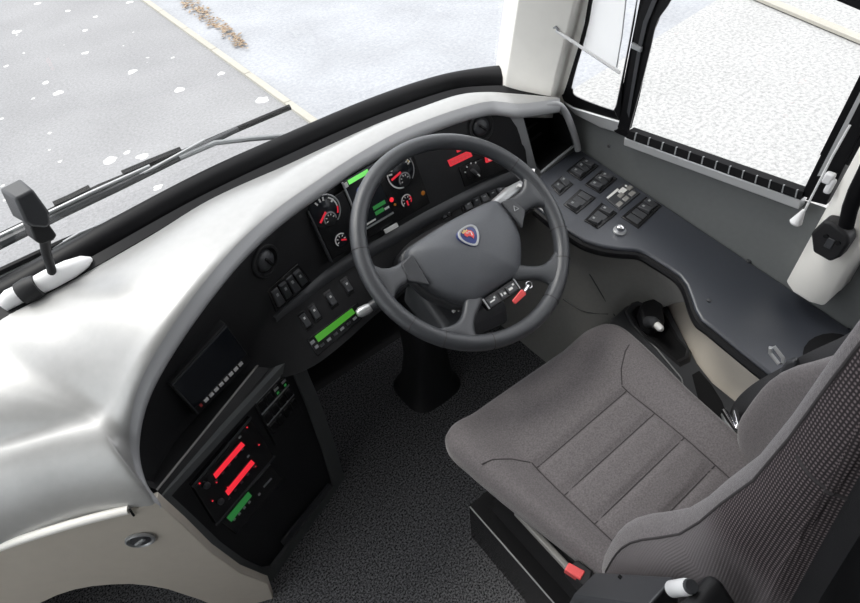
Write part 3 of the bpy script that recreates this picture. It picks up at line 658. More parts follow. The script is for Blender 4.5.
rimp = [(-60, 571), (0, 546), (50, 529.5), (90, 518), (129, 508.5)]
obj('panel_rim', MB().tube(catmull([pY(*p)+V((0, 0, .0))+PN*.002 for p in rimp], 6), .008, 10), 'white', lw)
obj('panel_seam', MB().tube([pY(130, 506)+PN*.006, pY(134, 514)+PN*.003], .002, 6), 'dark', lw)
F = frame(pY(140.5, 538.5)+PN*.001, (1, 0, 0), PN)
lk = obj('panel_lock', MB().lathe(F, [(.026, 0), (.026, .004), (.023, .006), (.020, .004), (.019, .002), (.001, .002)], 32), 'steel', lw)
obj('lock_insert', MB().lathe(F, [(.018, .001), (.018, .004), (.012, .005), (.001, .005)], 24), 'charcoal', lk)
obj('lock_handle', MB().box((0, 0, .006), (.026, .008, .005), F @ Matrix.Rotation(.6, 4, 'Z')), 'greymark', lk, bevel=.002)

# ------------------------------------------------------------------ things at the windscreen
mc = thing('gooseneck_microphone', 'black microphone on a thin stalk at the left end of the dashboard', 'microphone', P(54, 268, y=1.03))
def my(px, py, y=1.03): return P(px, py, y=y)
hd0 = [my(0, 191), my(21, 180.5), my(40, 206.5), my(41.5, 218.5), my(38, 224), my(22, 223), my(13, 218)]
hd1 = [p+V((.012, -.035, 0)) for p in [h_.lerp(my(22, 203), .12) for h_ in hd0]]
obj('microphone_head', MB().loft([[p+V((0, .01, 0)) for p in hd0], hd1]), 'charcoal', mc, bevel=.004)
nk = [my(22, 222), my(41, 219), my(49.5, 231), my(46, 236), my(34, 240), my(28, 237)]
obj('microphone_neck', MB().loft([[p+V((0, .005, 0)) for p in nk], [p+V((.008, -.025, 0)) for p in nk]]), 'black', mc, bevel=.003)
obj('microphone_stalk', MB().tube([my(41, 236)+V((.004, -.01, 0)), my(46, 252), my(51, 268), my(54, 280)], [.009, .008, .0075, .0075], 12), 'black', mc)
wt = thing('white_tube', 'glossy white tube lying at the windscreen base below the microphone', 'tube', P(55, 278, z=.85))
tu = [P(2, 306, z=.848), P(12, 298, z=.852), P(30, 289, z=.856), P(50, 279, z=.86), P(70, 269, z=.858), P(84, 262, z=.853), P(91, 259, z=.849)]
obj('tube_body', MB().tube(tu, [.014, .018, .017, .019, .018, .013, .005], 16), 'whiteplastic', wt)
obj('tube_band', MB().tube([P(21, 294, z=.856), P(30, 289.5, z=.858), P(39, 285, z=.86)], [.021, .0235, .021], 18), 'black', wt)
# wipers outside the glass
def wy(px, py, y=1.2): return P(px, py, y=y)
wa = thing('windscreen_wiper', 'upper black windscreen wiper reaching past the kerb outside the glass', 'wiper', wy(120, 190), 'windscreen wipers')
obj('wiper_blade', MB().tube([wy(290, 107, 1.21), wy(240, 128, 1.215), wy(180, 154), wy(100, 187), wy(40, 217), wy(-60, 265)], .007, 8), 'rubber', wa)
obj('wiper_arm', MB().tube([wy(238, 129, 1.2), wy(190, 152, 1.19), wy(120, 186, 1.18), wy(60, 214, 1.18), wy(-60, 274, 1.17)], [.006, .008, .009, .010, .010], 8), 'charcoal', wa)
obj('wiper_bridge', MB().tube([wy(182, 152), wy(150, 165, 1.2), wy(124, 176)], .013, 8).tube([wy(92, 190), wy(72, 200), wy(56, 207)], .013, 8), 'rubber', wa)
obj('wiper_spring', MB().tube([wy(205, 140, 1.185), wy(150, 170, 1.18), wy(110, 190, 1.18)], .0035, 8), 'steel', wa)
obj('washer_pipe', MB().tube([wy(150, 166, 1.185), wy(90, 193, 1.18), wy(0, 236, 1.18), wy(-40, 255, 1.18)], .004, 8), 'steel', wa)
wb = thing('windscreen_wiper', 'lower windscreen wiper lying along the bottom edge of the glass', 'wiper', wy(120, 222), 'windscreen wipers')
obj('wiper_blade', MB().tube([wy(286, 136, 1.17), wy(250, 139, 1.175), wy(215, 143, 1.18), wy(180, 158, 1.18)], .006, 8), 'greymark', wb)
obj('wiper_arm', MB().tube([wy(150, 205, 1.17), wy(110, 223, 1.16), wy(60, 244, 1.15), wy(0, 272, 1.14), wy(-60, 300, 1.14)], .008, 8), 'rubber', wb)
obj('washer_pipe', MB().tube([wy(130, 213, 1.155), wy(80, 233, 1.15), wy(30, 262, 1.14), wy(-30, 292, 1.13)], .004, 8), 'steel', wb)
# blind rod with hook, and a thin translucent white sheet behind it on the quarter window
br = thing('blind_rod', 'thin white rod sloping from the white pillar across the quarter window', 'rod', P(550, 28, y=.85))
r0, r1 = P(556, 30.5, x=.985), P(620, 73, x=1.028)
obj('rod_bar', MB().tube([r0, r1], .0035, 8), 'whiteplastic', br)
obj('rod_hook', MB().tube([P(549, 30, x=.99), P(552.5, 28, x=.983), P(556, 27, x=.982), P(558.5, 30.5, x=.984)], .003, 8), 'greymark', br)
nq = Patch(*side([(590, 20), (626, 0), (617, 70), (588, 52)], 1.046))
nb = thing('window_sheet', 'thin white sheet on the upper quarter window above the rod', 'notice', nq(.5, .5))
obj('white_sheet', MB().prism(side([(593, 0), (627.5, -20), (617.5, 69), (583.5, 48)], 1.047), (.001, 0, 0)), 'sheet', nb)
obj('sheet_edge', MB().tube(side([(627, -8), (622, 36), (616.5, 67)], 1.046), .0012, 6), 'greymark', nb)
# blind cord with toggle
bc = thing('blind_pull', 'white blind cord with cone toggle hanging by the rear of the side window', 'cord', P(800, 215, x=1.0))
obj('cord_line', MB().tube([P(850, 125, x=1.01), P(832, 157, x=1.0), P(812, 196, x=.995), P(805, 210, x=.992)], .002, 8), 'whiteplastic', bc)
ta, tb = P(804, 210, x=.992), P(796, 222, x=.99); Fz = frame(ta, (1, 0, 0), tb-ta)
obj('cord_toggle', MB().lathe(Fz, [(.003, 0), (.006, (tb-ta).length*.4), (.011, (tb-ta).length), (.009, (tb-ta).length*1.12), (.002, (tb-ta).length*1.15)], 18), 'whiteplastic', bc)
obj('cord_guide', MB().box(P(829, 178, x=1.0), (.012, .016, .022)).box(P(830, 186, x=1.0), (.010, .012, .030)), 'whiteplastic', bc, bevel=.004)
# belt bracket on the pillar
bx = thing('belt_guide', 'black belt guide block on the white pillar cover with strap rising from it', 'belt guide', P(837, 234, x=.98))
Fg = frame(P(837, 234, x=.985), (0, -1, 0), (-1, 0, 0))
bo = [P(*q, x=.994) for q in ((819, 226), (832, 213.5), (840, 215), (857, 228), (857.5, 236), (848, 250), (838, 254.5), (821, 245))]
obj('guide_block', MB().prism(bo, (-.030, 0, 0)), 'black', bx, bevel=.005, seg=3)
for c in ((826, 236), (838, 243)):
    obj('guide_screw', MB().lathe(frame(P(c[0], c[1], x=.963), (0, 1, 0), (-1, 0, 0)), [(.004, -.003), (.004, .002), (.001, .002)], 10), 'dark', bx)
obj('guide_slot', MB().box(P(830, 243, x=.965), (.006, .012, .020)), 'charcoal', bx, bevel=.001)
obj('guide_strap', MB().tube([P(846, 226, x=.965), P(850, 208, x=.95), P(856, 192, x=.945), P(866, 172, x=.945), P(885, 130, x=.95)], .012, 12, flat=.6), 'rubber', bx)

# ------------------------------------------------------------------ right hand shelf
sf = thing('side_shelf', 'dark slate shelf along the side wall with a switch panel at its front end', 'shelf', shelf(700, 260))
edge = [(541, 174), (574, 149.5), (582, 150), (597.7, 160), (663, 201.6), (720, 241.5), (786, 285.5), (842, 323), (930, 383), (960, 470), (842, 440), (806, 405), (787, 386), (774, 376.5), (742, 351), (712, 326.5), (702, 319), (696, 309), (692, 297), (687, 284), (680, 274.5), (668, 266), (655, 258), (645, 252), (636, 249.5), (620, 248.5), (603, 246), (585, 240.5), (568, 230), (552, 219), (536, 206)]
ep = [shelf(*p) for p in edge]; ep = [V((min(p.x, WX-.001), p.y, zsh(p.y))) for p in ep]
obj('shelf_top', MB().prism(ep, (0, 0, -.026)), 'shelf', sf, bevel=.005, seg=3)
fe = ep[9:]
obj('shelf_edge', MB().tube(catmull([p+V((0, 0, -.017)) for p in fe], 4), .010, 8), 'rubber', sf)
sw1 = thing('side_switch_panel', 'black switch panel plate with six banks of rocker switches on the shelf', 'switch panel', shelf(610, 190))
def sq(px, py): return (540+px/5.03, 130+py/5.03)
def spatch(*c): return Patch(*[shelf(*sq(*q), h=.001) for q in c])
def sbank(c, n, blank=()): bank(spatch(*c), n, sw1, blank=blank, h=.0035)
sbank(((62, 282), (112, 238), (160, 272), (98, 325)), 2)
sbank(((143, 207), (222, 145), (285, 180), (202, 248)), 3)
sbank(((236, 275), (312, 210), (378, 245), (298, 312)), 3)
sbank(((127, 375), (205, 305), (270, 342), (183, 414)), 3, (1, 2))
sbank(((232, 455), (312, 375), (378, 418), (290, 490)), 3, (1,))
sbank(((422, 438), (534, 345), (600, 382), (492, 485)), 4, (0, 1))
lpz = spatch((328, 345), (420, 268), (505, 318), (400, 405))
f = MB(); lpz.slab(f, 0, 0, 1, 1, -.003, .002, .01); kp = obj('keypad_plate', f, 'charcoal', sw1, bevel=.001)
f = MB(); lpz.slab(f, .04, .02, .62, .14, .002, .003); lpz.slab(f, .52, .16, .80, .44, .002, .003); obj('keypad_label', f, 'mark', kp)
for u, v in ((.05, .62), (.36, .62), (.67, .62), (.36, .3), (.82, .3)):
    f = MB(); lpz.slab(f, u, v, u+.22, v+.26, .001, .004, .05); obj('keypad_button', f, 'trimgrey', kp, bevel=.0008)
obj('warning_symbol', MB().lathe(frame(shelf(*sq(432, 283), h=.002), (1, 0, 0), SHN), [(.003, 0), (.003, .002), (.001, .002)], 12), 'mark', kp)
F = frame(shelf(*sq(400, 508), h=.001), (1, 0, 0), SHN)
pk = obj('push_knob', MB().lathe(F, [(.015, -.002), (.015, .003), (.013, .004), (.010, .003), (.0095, .003)], 28), 'steel', sw1)
obj('knob_cap', MB().lathe(F, [(.0095, .002), (.010, .010), (.009, .015), (.006, .017), (.001, .0175)], 24), 'chrome', pk)
for c in ((709, 300.5), (748.5, 261.5)):
    obj('shelf_screw', MB().lathe(frame(shelf(*c, h=.0005), (1, 0, 0), SHN), [(.005, -.001), (.005, .002), (.003, .003), (.0005, .003)], 14), 'charcoal', sf)
obj('shelf_clip', MB().tube(catmull([shelf(849, 329, .004), shelf(853, 322, .006), shelf(859, 320, .006), shelf(858, 327, .006), shelf(852, 332, .004)], 4), .003, 8), 'chrome', sf)
# dark opening in the shelf for the belt
hl = [shelf(832+29*math.cos(a), 353+20*math.sin(a), .0012) for a in [k*math.pi/10 for k in range(20)]]
obj('belt_opening', MB().prism(hl, (0, 0, -.006)), 'dark', sf)

# ------------------------------------------------------------------ grey footwell side panel and side console
fp = thing('footwell_panel', 'grey moulded footwell side panel under the front of the shelf', 'panel', (.93, .7, 0))
pts_t = [shelf(*p)+V((.02, .01, -.03)) for p in ((541, 200), (560, 226), (585, 243), (620, 251), (645, 255), (668, 269), (690, 300))]
pts_m = [V((.92, 1.05, .45)), V((.92, .90, .45)), V((.92, .75, .45)), V((.92, .62, .44)), V((.925, .54, .42)), V((.95, .50, .42)), V((.97, .44, .42))]
pts_b = [V((.895, 1.05, 0)), V((.895, .92, 0)), V((.895, .80, 0)), V((.895, .66, 0)), V((.90, .55, 0)), V((.93, .5, 0)), V((.96, .44, 0))]
ct, cm_, cb_ = catmull(pts_t, 4), catmull(pts_m, 4), catmull(pts_b, 4)
gr = [[a.lerp(m_, t/4)+V((.018*math.sin(math.pi*t/4), 0, 0)) for t in range(5)]+[m_.lerp(b, t/3) for t in range(1, 4)] for a, m_, b in zip(ct, cm_, cb_)]
FPM = MB().grid(gr); obj('panel_moulding', FPM, 'trimgrey', fp, smooth=60)
FT = BVHTree.FromPolygons([tuple(v) for v in FPM.v], FPM.f)
def fhit(px, py, h=.001):
    r = ray((px, py)).normalized(); loc, n, i, d = FT.ray_cast(CAM, r)
    if loc is None: return P(px, py, x=.915)
    return loc-r*h
for c in (((589.5, 274), (602, 295), (615, 316)), ((563, 299), (577, 308), (588, 312.5), (608, 314))):
    obj('panel_seam', MB().tube(catmull([fhit(*q) for q in c], 4), .0015, 6), 'charcoal', fp)
sc = thing('side_console', 'dark side console with a black tray between the seat and the wall', 'console', (.93, .1, 0))
ZC = .43
def cz0(px, py): return P(px, py, z=ZC)
cbd = [cz0(*p) for p in ((606, 330), (612, 318), (625, 306), (640, 299), (652, 296), (662, 301), (670, 315), (684, 343), (699, 369), (714, 386), (745, 421))]+[V((.875, -.05, ZC))]
ctop = cbd+[V((.88, -.28, ZC)), V((.816, -.28, ZC)), V((.816, .3, ZC)), V((.825, .44, ZC))]
obj('console_body', MB().prism([V((p.x, p.y, 0)) for p in ctop], (0, 0, ZC)), 'charcoal', sc, bevel=.008, seg=3)
def cz(px, py, h=0): return P(px, py, z=ZC+h)
ins = [cz(*p) for p in ((625, 312), (631, 304), (652, 297), (660, 299), (668, 308), (684, 340), (697, 365), (712, 384), (738, 405), (752, 418), (748, 440), (728, 470), (690, 440), (680, 380), (655, 350), (640, 335), (630, 325))]
obj('tray_insert', MB().prism([p-V((0, 0, .01)) for p in ins], (0, 0, .016)), 'charcoal', sc, bevel=.004)
pit = [cz(*p, h=.0065) for p in ((629, 313), (634, 306.5), (651, 300.5), (657, 303), (664, 313), (680, 341), (692, 353), (690, 362), (680, 367), (660, 350), (645, 338), (635, 326))]
pc = sum(pit, V((0, 0, 0)))/len(pit)
f = MB(); f.grid([pit, [p.lerp(pc, .08)+V((0, 0, .006)) for p in pit], [p.lerp(pc, .14)+V((0, 0, .002)) for p in pit], [p.lerp(pc, .2)+V((0, 0, -.0)) for p in pit]], cv=True)
obj('tray_rim', f, 'black', sc, smooth=60)
obj('tray_floor', MB().prism([p.lerp(pc, .15) for p in pit], (0, 0, .0012)), 'dark', sc)
pit2 = [cz(*p, h=.0065) for p in ((692, 375), (699, 371), (712, 386), (722, 402), (728, 420), (720, 440), (705, 420), (697, 395))]
obj('tray_floor', MB().prism(pit2, (0, 0, .0015)), 'dark', sc)
lo_ = [V((p.x+.004, p.y, ZC-.02)) for p in cbd[5:]]+[V((.90, -.28, ZC-.02))]
hi_ = [V((min(1.0, p.x+.075), p.y+.02, zsh(p.y)-.03)) for p in lo_]
tl = MB().grid([[a.lerp(b, t/4)+V((.01*math.sin(math.pi*t/4), 0, 0)) for a, b in zip(lo_, hi_)] for t in range(5)])
struct(obj('trim_1', tl, 'beige'), 'beige lower lining between the side console and the shelf', 'trim')
hb = thing('parking_brake_lever', 'small black parking brake lever with a pale tip in the side console tray', 'lever', cz(650, 318))
b0 = cz(646, 325, .01)
obj('brake_housing', MB().prism([cz(*p, h=.008) for p in ((636, 318), (640, 310), (654, 306), (660, 312), (662, 330), (650, 338), (640, 330))], (0, 0, .035)), 'black', hb, bevel=.008, seg=3)
obj('brake_stem', MB().tube([cz(648, 322, .04), cz(653, 322, .055), cz(657, 325, .062)], [.014, .013, .012], 14), 'charcoal', hb)
obj('brake_tip', MB().tube([cz(656, 324, .060), cz(660.5, 328.5, .066), cz(662, 330, .067)], [.0085, .0085, .005], 14), 'mark', hb)

# ------------------------------------------------------------------ steering wheel
TL = math.radians(33.4); WC = V((.54, .666, .783)); WN = V((0, -math.sin(TL), math.cos(TL)))
WF = frame(WC, (1, 0, 0), WN)
wh = thing('steering_wheel', 'large grey four spoke steering wheel in front of the driver seat', 'steering wheel', WC)
RR, rr = .2185, .0165
circ = [WF @ V((RR*math.cos(a), RR*math.sin(a), 0)) for a in [k*2*math.pi/96 for k in range(96)]]
obj('rim', MB().tube(circ, rr, 18, closed=True, nrm=WN, flat=1.05), 'leather', wh)
def spoke(ang, r0, offy, w0, th=1):
    A = WF @ Matrix.Rotation(math.radians(ang), 4, 'Z'); loops = []
    for r, w, t, z in ((r0, w0, .013, -.022), (.135, w0*.82, .013, -.014), (.158, .0200*th, .012, -.009), (.176, .0210*th, .012, -.005), (.190, .027*(.4+.6*th), .0115, -.002), (.201, .037, .011, 0), (.2085, .050, .010, 0), (.215, .062, .008, 0)):
        lp = []
        for k in range(20):
            a = k*2*math.pi/20; ca, sa = math.cos(a), math.sin(a)
            y = (abs(ca)**.75)*(1 if ca > 0 else -1)*w; zz = (abs(sa)**.75)*(1 if sa > 0 else -1)*t
            x = r
            if r > .188: x = math.sqrt(max(r*r-y*y*.96, .001)) if r > .2 else r-(y*y)*1.2
            lp.append(A @ V((x, y+offy, zz+z)))
        loops.append(lp)
    return MB().loft(loops)
for ang, oy, w_, th in ((3, -.006, .030, 1.05), (177, .006, .030, 1.05)):
    obj('spoke', spoke(ang, .09, oy, w_, th), 'leather', wh, smooth=80)
for sx in (1, -1):                                 # lower spokes sweep outwards from the foot of the pad
    c0, dr = V((.050, -.110, 0)), V((.085, -.058, 0)).normalized(); pr = V((-dr.y, dr.x, 0)); loops = []
    for d, w, t, z in ((0, .020, .012, -.018), (.025, .0165, .012, -.014), (.045, .0140, .012, -.010), (.060, .0150, .012, -.007), (.074, .021, .0115, -.004), (.086, .032, .011, -.001), (.096, .046, .010, 0), (.106, .060, .008, 0)):
        lp = []
        for k in range(20):
            a = k*2*math.pi/20; ca, sa = math.cos(a), math.sin(a)
            y = abs(ca)**.75*(1 if ca > 0 else -1)*w; q = c0+dr*d+pr*y
            if d > .07 and q.length < .19: q = q*1.0
            if q.length > .217: q = q*(.217/q.length)
            lp.append(WF @ V((sx*q.x, q.y, abs(sa)**.75*(1 if sa > 0 else -1)*t+z)))
        loops.append(lp)
    obj('spoke', MB().loft(loops), 'leather', wh, smooth=80)
for ang in (22, 158, -24, 204, -42, 222, -68, 248):
    A = WF @ Matrix.Rotation(math.radians(ang), 4, 'Z')
    obj('rim_seam', MB().tube([A @ V((RR+(rr+.0004)*math.cos(a), 0, (rr+.0006)*math.sin(a))) for a in [k*2*math.pi/20 for k in range(20)]], .0008, 5, closed=True), 'seam', wh)
PADO = [(a*1.035, b*1.03) for a, b in [(-.108, .040), (-.05, .0455), (0, .047), (.05, .0455), (.108, .040), (.124, .022), (.126, -.012), (.117, -.050), (.096, -.084), (.070, -.112), (.052, -.119), (0, -.1195), (-.052, -.119), (-.070, -.112), (-.096, -.084), (-.117, -.050), (-.126, -.012), (-.124, .022)]]
po = catmull([V((a, b, 0)) for a, b in PADO], 4, True); pcn = V((0, -.035, 0)); loops = []
for s, z in ((.93, -.05), (1.0, -.045), (1.0, -.022), (.985, -.013), (.95, -.006), (.88, -.001), (.75, .006), (.55, .012), (.3, .017), (.08, .019)):
    loops.append([WF @ (pcn+(p-pcn)*s+V((0, 0, z))) for p in po])
obj('hub_pad', MB().loft(loops), 'pad', wh, smooth=60)
loops = []
for s, z in ((.7, -.11), (.95, -.09), (1.045, -.055), (1.045, -.034), (1.01, -.030)):
    loops.append([WF @ (pcn+(p-pcn)*s+V((0, 0, z))) for p in po])
obj('hub_cover', MB().loft(loops), 'charcoal', wh, smooth=50)
# badge: rounded shield with ring and a crowned griffin head
bg = [(-.024, .010), (-.016, .019), (0, .0215), (.016, .019), (.024, .010), (.023, -.002), (.015, -.016), (0, -.027), (-.015, -.016), (-.023, -.002)]
bp_ = catmull([V((a, b, 0)) for a, b in bg], 4, True); BZ = .0205
def badge(s, z0, z1): return MB().loft([[WF @ (V((0, .008-.008, 0))+p*s+V((0, -.004, z0))) for p in bp_], [WF @ (p*s*.97+V((0, -.004, z1))) for p in bp_]])
bd = obj('badge', badge(1, .012, BZ), 'badgeblue', wh)
obj('badge_ring', MB().grid([[WF @ (p*s+V((0, -.004, BZ+z))) for p in bp_] for s, z in ((.96, 0), (.92, .0012), (.78, .0012), (.74, 0))], cv=True), 'steel', bd)
gh = [(-.009, .004), (-.006, .010), (-.001, .012), (.004, .010), (.009, .006), (.011, 0), (.009, -.006), (.004, -.011), (.002, -.005), (-.002, -.001), (-.006, -.002)]
obj('badge_crest', MB().prism([WF @ V((a-.001, b-.003, BZ)) for a, b in gh], WN*.0012), 'redsign' if False else 'red', bd)
obj('badge_crown', MB().prism([WF @ V((a-.003, b-.003, BZ)) for a, b in ((-.008, .008), (-.009, .014), (-.005, .0115), (-.002, .015), (.001, .0115), (.005, .013), (.004, .009))], WN*.0014), 'gold', bd)
obj('badge_detail', MB().tube([WF @ V((.001, .004, BZ+.0014)), WF @ V((.006, 0, BZ+.0014)), WF @ V((.004, -.007, BZ+.0014))], .001, 6).tube([WF @ V((-.005, .003, BZ+.0014)), WF @ V((.0, .001, BZ+.0014))], .0009, 6), 'mark', bd)
# thumb switches on the spokes
for sx in (1, -1):
    tp_ = [WF @ V((sx*a, b, -.006)) for a, b in ((.119, .026), (.150, .019), (.156, -.018), (.124, -.046))]
    q = obj('thumb_switch', MB().prism(tp_, WN*.010), 'charcoal', wh, bevel=.003)
    if sx == 1:
        tm = MB()
        for k in range(3):
            a, b = math.radians(90+120*k), math.radians(210+120*k)
            tm.tube([WF @ V((.137+.007*math.cos(a), -.003+.007*math.sin(a), .0048)), WF @ V((.137+.007*math.cos(b), -.003+.007*math.sin(b), .0048))], .0009, 6)
        obj('switch_symbol', tm, 'greymark', q)
sb = obj('lower_switch_strip', MB().prism([WF @ V((a, b, -.024)) for a, b in ((-.046, -.124), (.046, -.124), (.042, -.150), (-.042, -.150))], WN*.016), 'blackgloss', wh, bevel=.002)
f = MB()
for x0 in (-.044, .040): f.box((x0+.002, -.136, -.0075), (.003, .024, .002), WF)
obj('strip_edge', f, 'greymark', sb)
for x0, w in ((-.026, .024), (0, .012), (.025, .024)):
    q = obj('wheel_button', MB().box((x0, -.138, -.007), (w, .017, .004), WF), 'charcoal', sb, bevel=.001)
f = MB().box((-.028, -.138, -.0045), (.012, .003, .001), WF).box((-.020, -.134, -.0045), (.004, .004, .001), WF).box((-.003, -.138, -.0045), (.003, .007, .001), WF).box((.005, -.139, -.0045), (.005, .005, .001), WF).box((.022, -.138, -.0045), (.010, .005, .001), WF).box((.032, -.133, -.0045), (.004, .004, .001), WF)
obj('button_symbols', f, 'mark', sb)
# steering column
colm = thing('steering_column', 'dark grey steering column shroud under the wheel with two stalks', 'steering column', (.54, .9, 0))
loops = []
for c, w, d_ in ((WC-WN*.085+V((0, 0, 0)), .085, .055), (WC-WN*.13+V((0, .01, 0)), .10, .07), (WC-WN*.20+V((0, .03, -.01)), .09, .065), (V((.54, .86, .42)), .07, .06), (V((.54, .88, .20)), .06, .055), (V((.54, .895, .05)), .075, .07), (V((.54, .90, .012)), .095, .09), (V((.54, .90, .0)), .10, .095)):
    lp = []
    for k in range(24):
        a = k*2*math.pi/24; ca, sa = math.cos(a), math.sin(a)
        lp.append(c+V((1, 0, 0))*(abs(ca)**.6*(1 if ca > 0 else -1)*w)+(WF.to_3x3() @ V((0, 1, 0)) if c.z > .5 else V((0, 1, 0)))*(abs(sa)**.6*(1 if sa > 0 else -1)*d_))
    loops.append(lp)
obj('column_shroud', MB().loft(loops), 'black', colm, smooth=60)
obj('shroud_pod', MB().loft([[V((.54+a*.9, .70+b, .60+b*.3)) for a, b in ((-.14, -.10), (.05, -.13), (.05, .05), (-.14, .05))], [V((.54+a*.8, .685+b, .68+b*.5)) for a, b in ((-.14, -.09), (.05, -.11), (.05, .05), (-.14, .05))]]), 'charcoal', colm, bevel=.015, seg=3)
f = MB()
for x0, y0 in ((.452, .575), (.462, .571), (.476, .566), (.484, .563)): f.box((x0, y0+.03, .675), (.006, .006, .004))
obj('shroud_symbols', f, 'mark', colm)
sl_a, sl_b = V((.46, .72, .70)), P(371, 307, z=.665)
obj('left_stalk', MB().tube([sl_a, sl_a.lerp(sl_b, .6), sl_b], [.009, .010, .012], 14), 'charcoal', colm)
se = P(357, 314, z=.665)
obj('stalk_tip', MB().tube([sl_b, sl_b.lerp(se, .3), sl_b.lerp(se, .8), se], [.009, .0115, .011, .007], 16), 'alu', colm)
r_a, r_b = V((.64, .74, .70)), P(522, 183, z=.73)
obj('right_stalk', MB().tube([r_a, P(497, 203, z=.722), P(510, 192, z=.728), r_b], [.010, .015, .016, .009], 16, flat=.7), 'steel', colm)
obj('stalk_button', MB().lathe(frame(P(519, 186, z=.742), (1, 0, 0), WN), [(.005, -.004), (.005, .004), (.001, .004)], 12), 'mark', colm)
ky = thing('ignition_key', 'ignition key with a red tag below the lower right spoke', 'key', P(519, 296, z=.64))
k0, k1 = P(513, 303, z=.69), P(523.5, 292, z=.70)
kd = (k1-k0).normalized(); ks_ = kd.cross(WN).normalized()*.0075
obj('key_tag', MB().prism([k0-ks_*.7, k0+ks_*.7, k1+ks_, k1-ks_], WN*.005), 'red', ky, bevel=.002)
obj('key_blade', MB().tube([k1+WN*.002, P(528, 286, z=.70)], .004, 8), 'chrome', ky)
obj('key_ring', MB().tube([P(529, 285, z=.70)+(WF.to_3x3() @ V((.007*math.cos(a), .007*math.sin(a), 0))) for a in [k*2*math.pi/16 for k in range(16)]], .0012, 6, closed=True), 'chrome', ky)

# ------------------------------------------------------------------ driver seat
SX = .55
seat = thing('driver_seat', 'grey velour driver seat with knitted side fabric and black base', 'driver seat', (SX, .15, 0))
def half(y): return .137-.012*smooth01((.25-y)/.3)
def seatz(x, y):
    a = abs(x-.545)
    z = .490+.022*smooth01((a-.13)/.075)-.012*smooth01((y-.40)/.1)-.015*smooth01((.2-y)/.3)
    d = abs(a-half(y))
    if y < .40: z -= .006*math.exp(-(d/.008)**2)*smooth01((.335-y)/.04)
    if a < half(y):
        for ys in YS: z -= .006*math.exp(-((y-ys)/.009)**2)*smooth01((half(y)-a)/.01)
    return z
YS = (.312, .240, .168, .096, .02)
OUT = [(.304, .435), (.308, .470), (.325, .492), (.38, .502), (.545, .497), (.72, .487), (.785, .475), (.807, .455), (.812, .42), (.800, .33), (.778, .22), (.762, .10), (.74, -.03), (.545, -.06), (.37, -.03), (.358, .08), (.338, .20), (.316, .33)]
oc = catmull([V((a, b, 0)) for a, b in OUT], 8, True); cc = V((.548, .2, 0)); loops = []
NR = 90
f = MB(); rows = []
for k in range(NR+1):
    s = k/NR; s = 1-(1-s)**1.3; row = []
    for p in oc:
        q = cc+(p-cc)*max(s, .003); e = (1-s)*(p-cc).length; Rr = .036
        z = seatz(q.x, q.y)
        if e < Rr: z -= (Rr-math.sqrt(max(0, Rr*Rr-(Rr-e)**2)))*.95
        row.append(V((q.x, q.y, z)))
    rows.append(row)
for dz, ins_ in ((.02, .0), (.035, .004), (.042, .012)):
    rows.append([V((p.x+(cc.x-p.x)*ins_*4, p.y+(cc.y-p.y)*ins_*4, rows[NR][i].z-dz)) for i, p in enumerate(oc)])
f.grid(rows, cv=True); obj('seat_cushion', f, 'velour', seat, smooth=80)
def sline(pts, r=.0013):
    q = [V((p[0], p[1], 0)) for p in pts]; d = []
    for a, b in zip(q, q[1:]):
        n = max(2, int((b-a).length/.008)); d += [a.lerp(b, k/n) for k in range(n)]
    d.append(q[-1])
    obj('cushion_seam', MB().tube([V((p.x, p.y, seatz(p.x, p.y)+.0002)) for p in d], r, 6), 'seam', seat)
for ys in YS[:4]: sline([(.545-half(ys)+.002, ys), (.545+half(ys)-.002, ys)])
for sx in (-1, 1):
    sline([(.545+sx*half(y), y) for y in (.325, .25, .15, .05, -.02)])
    sline([(.545+sx*.139, .327), (.545+sx*.165, .352), (.545+sx*.20, .372), (.545+sx*.222, .378)])
# backrest: stacked cross sections; ring index splits it into front, sides and shell
def ring(z):
    lob = 1/(1+math.exp((z-.785)/.038))            # lower side lobes reaching forward
    wo = .222+.016*lob-.02*smooth01((z-1.0)/.3)
    yr = .024+.088*lob+.004*smooth01((z-1)/.2)-.05*lob*smooth01((.56-z)/.16); xr = .176+.022*lob; yr += .012*math.exp(-((z-.90)/.08)**2)
    yc = -.012; yb = -.075+.17*(z-.9)*(1 if z > .8 else .3)
    s = .035+.03*lob
    return [(-wo*.97, yb), (-wo-.002, yb+.02), (-wo, yb+.4*(yr-s-yb)), (-wo+.002, yr-s), (-(wo+xr)/2-.002, yr-.010-.008*lob), (-xr, yr), (-xr+.022, yr-.006-.004*lob), (-xr+.048, yc+.012+.035*lob), (-.085, yc), (0, yc), (.085, yc), (xr-.048, yc+.012+.035*lob), (xr-.022, yr-.006-.004*lob), (xr, yr), ((wo+xr)/2+.002, yr-.010-.008*lob), (wo-.002, yr-s), (wo, yb+.4*(yr-s-yb)), (wo+.002, yb+.02), (wo*.97, yb)]
BX = .552
zs = [.42, .45, .48, .51, .54, .57, .60, .63, .66, .69, .72, .75, .78, .82, .87, .93, 1.0, 1.08, 1.16, 1.22, 1.26, 1.285, 1.30, 1.308, 1.31]
BR = []
for z in zs:
    top = 1-math.sqrt(max(0, 1-max(0, (z-1.22)/.09)**2)); r_ = ring(z); top = min(top, .97)
    BR.append(catmull([V((BX+a*(1-.25*top), b+(-.015-b)*top, z)) for a, b in r_], 4))
NC = len(BR[0])
def sub(c0, c1, z0, z1, uv=False):
    idx = [i for i, z in enumerate(zs) if z0 <= z <= z1]; g = [[BR[i][c] for c in range(c0, c1+1)] for i in idx]; mb = MB().grid(g)
    if uv:
        mb.uv = []
        for r_ in g:
            s = 0
            for j, p in enumerate(r_):
                if j: s += (p-r_[j-1]).length
                mb.uv.append((s, p.z*1.05))
    return mb
RI = 5*4-4; RJ = NC-1-RI
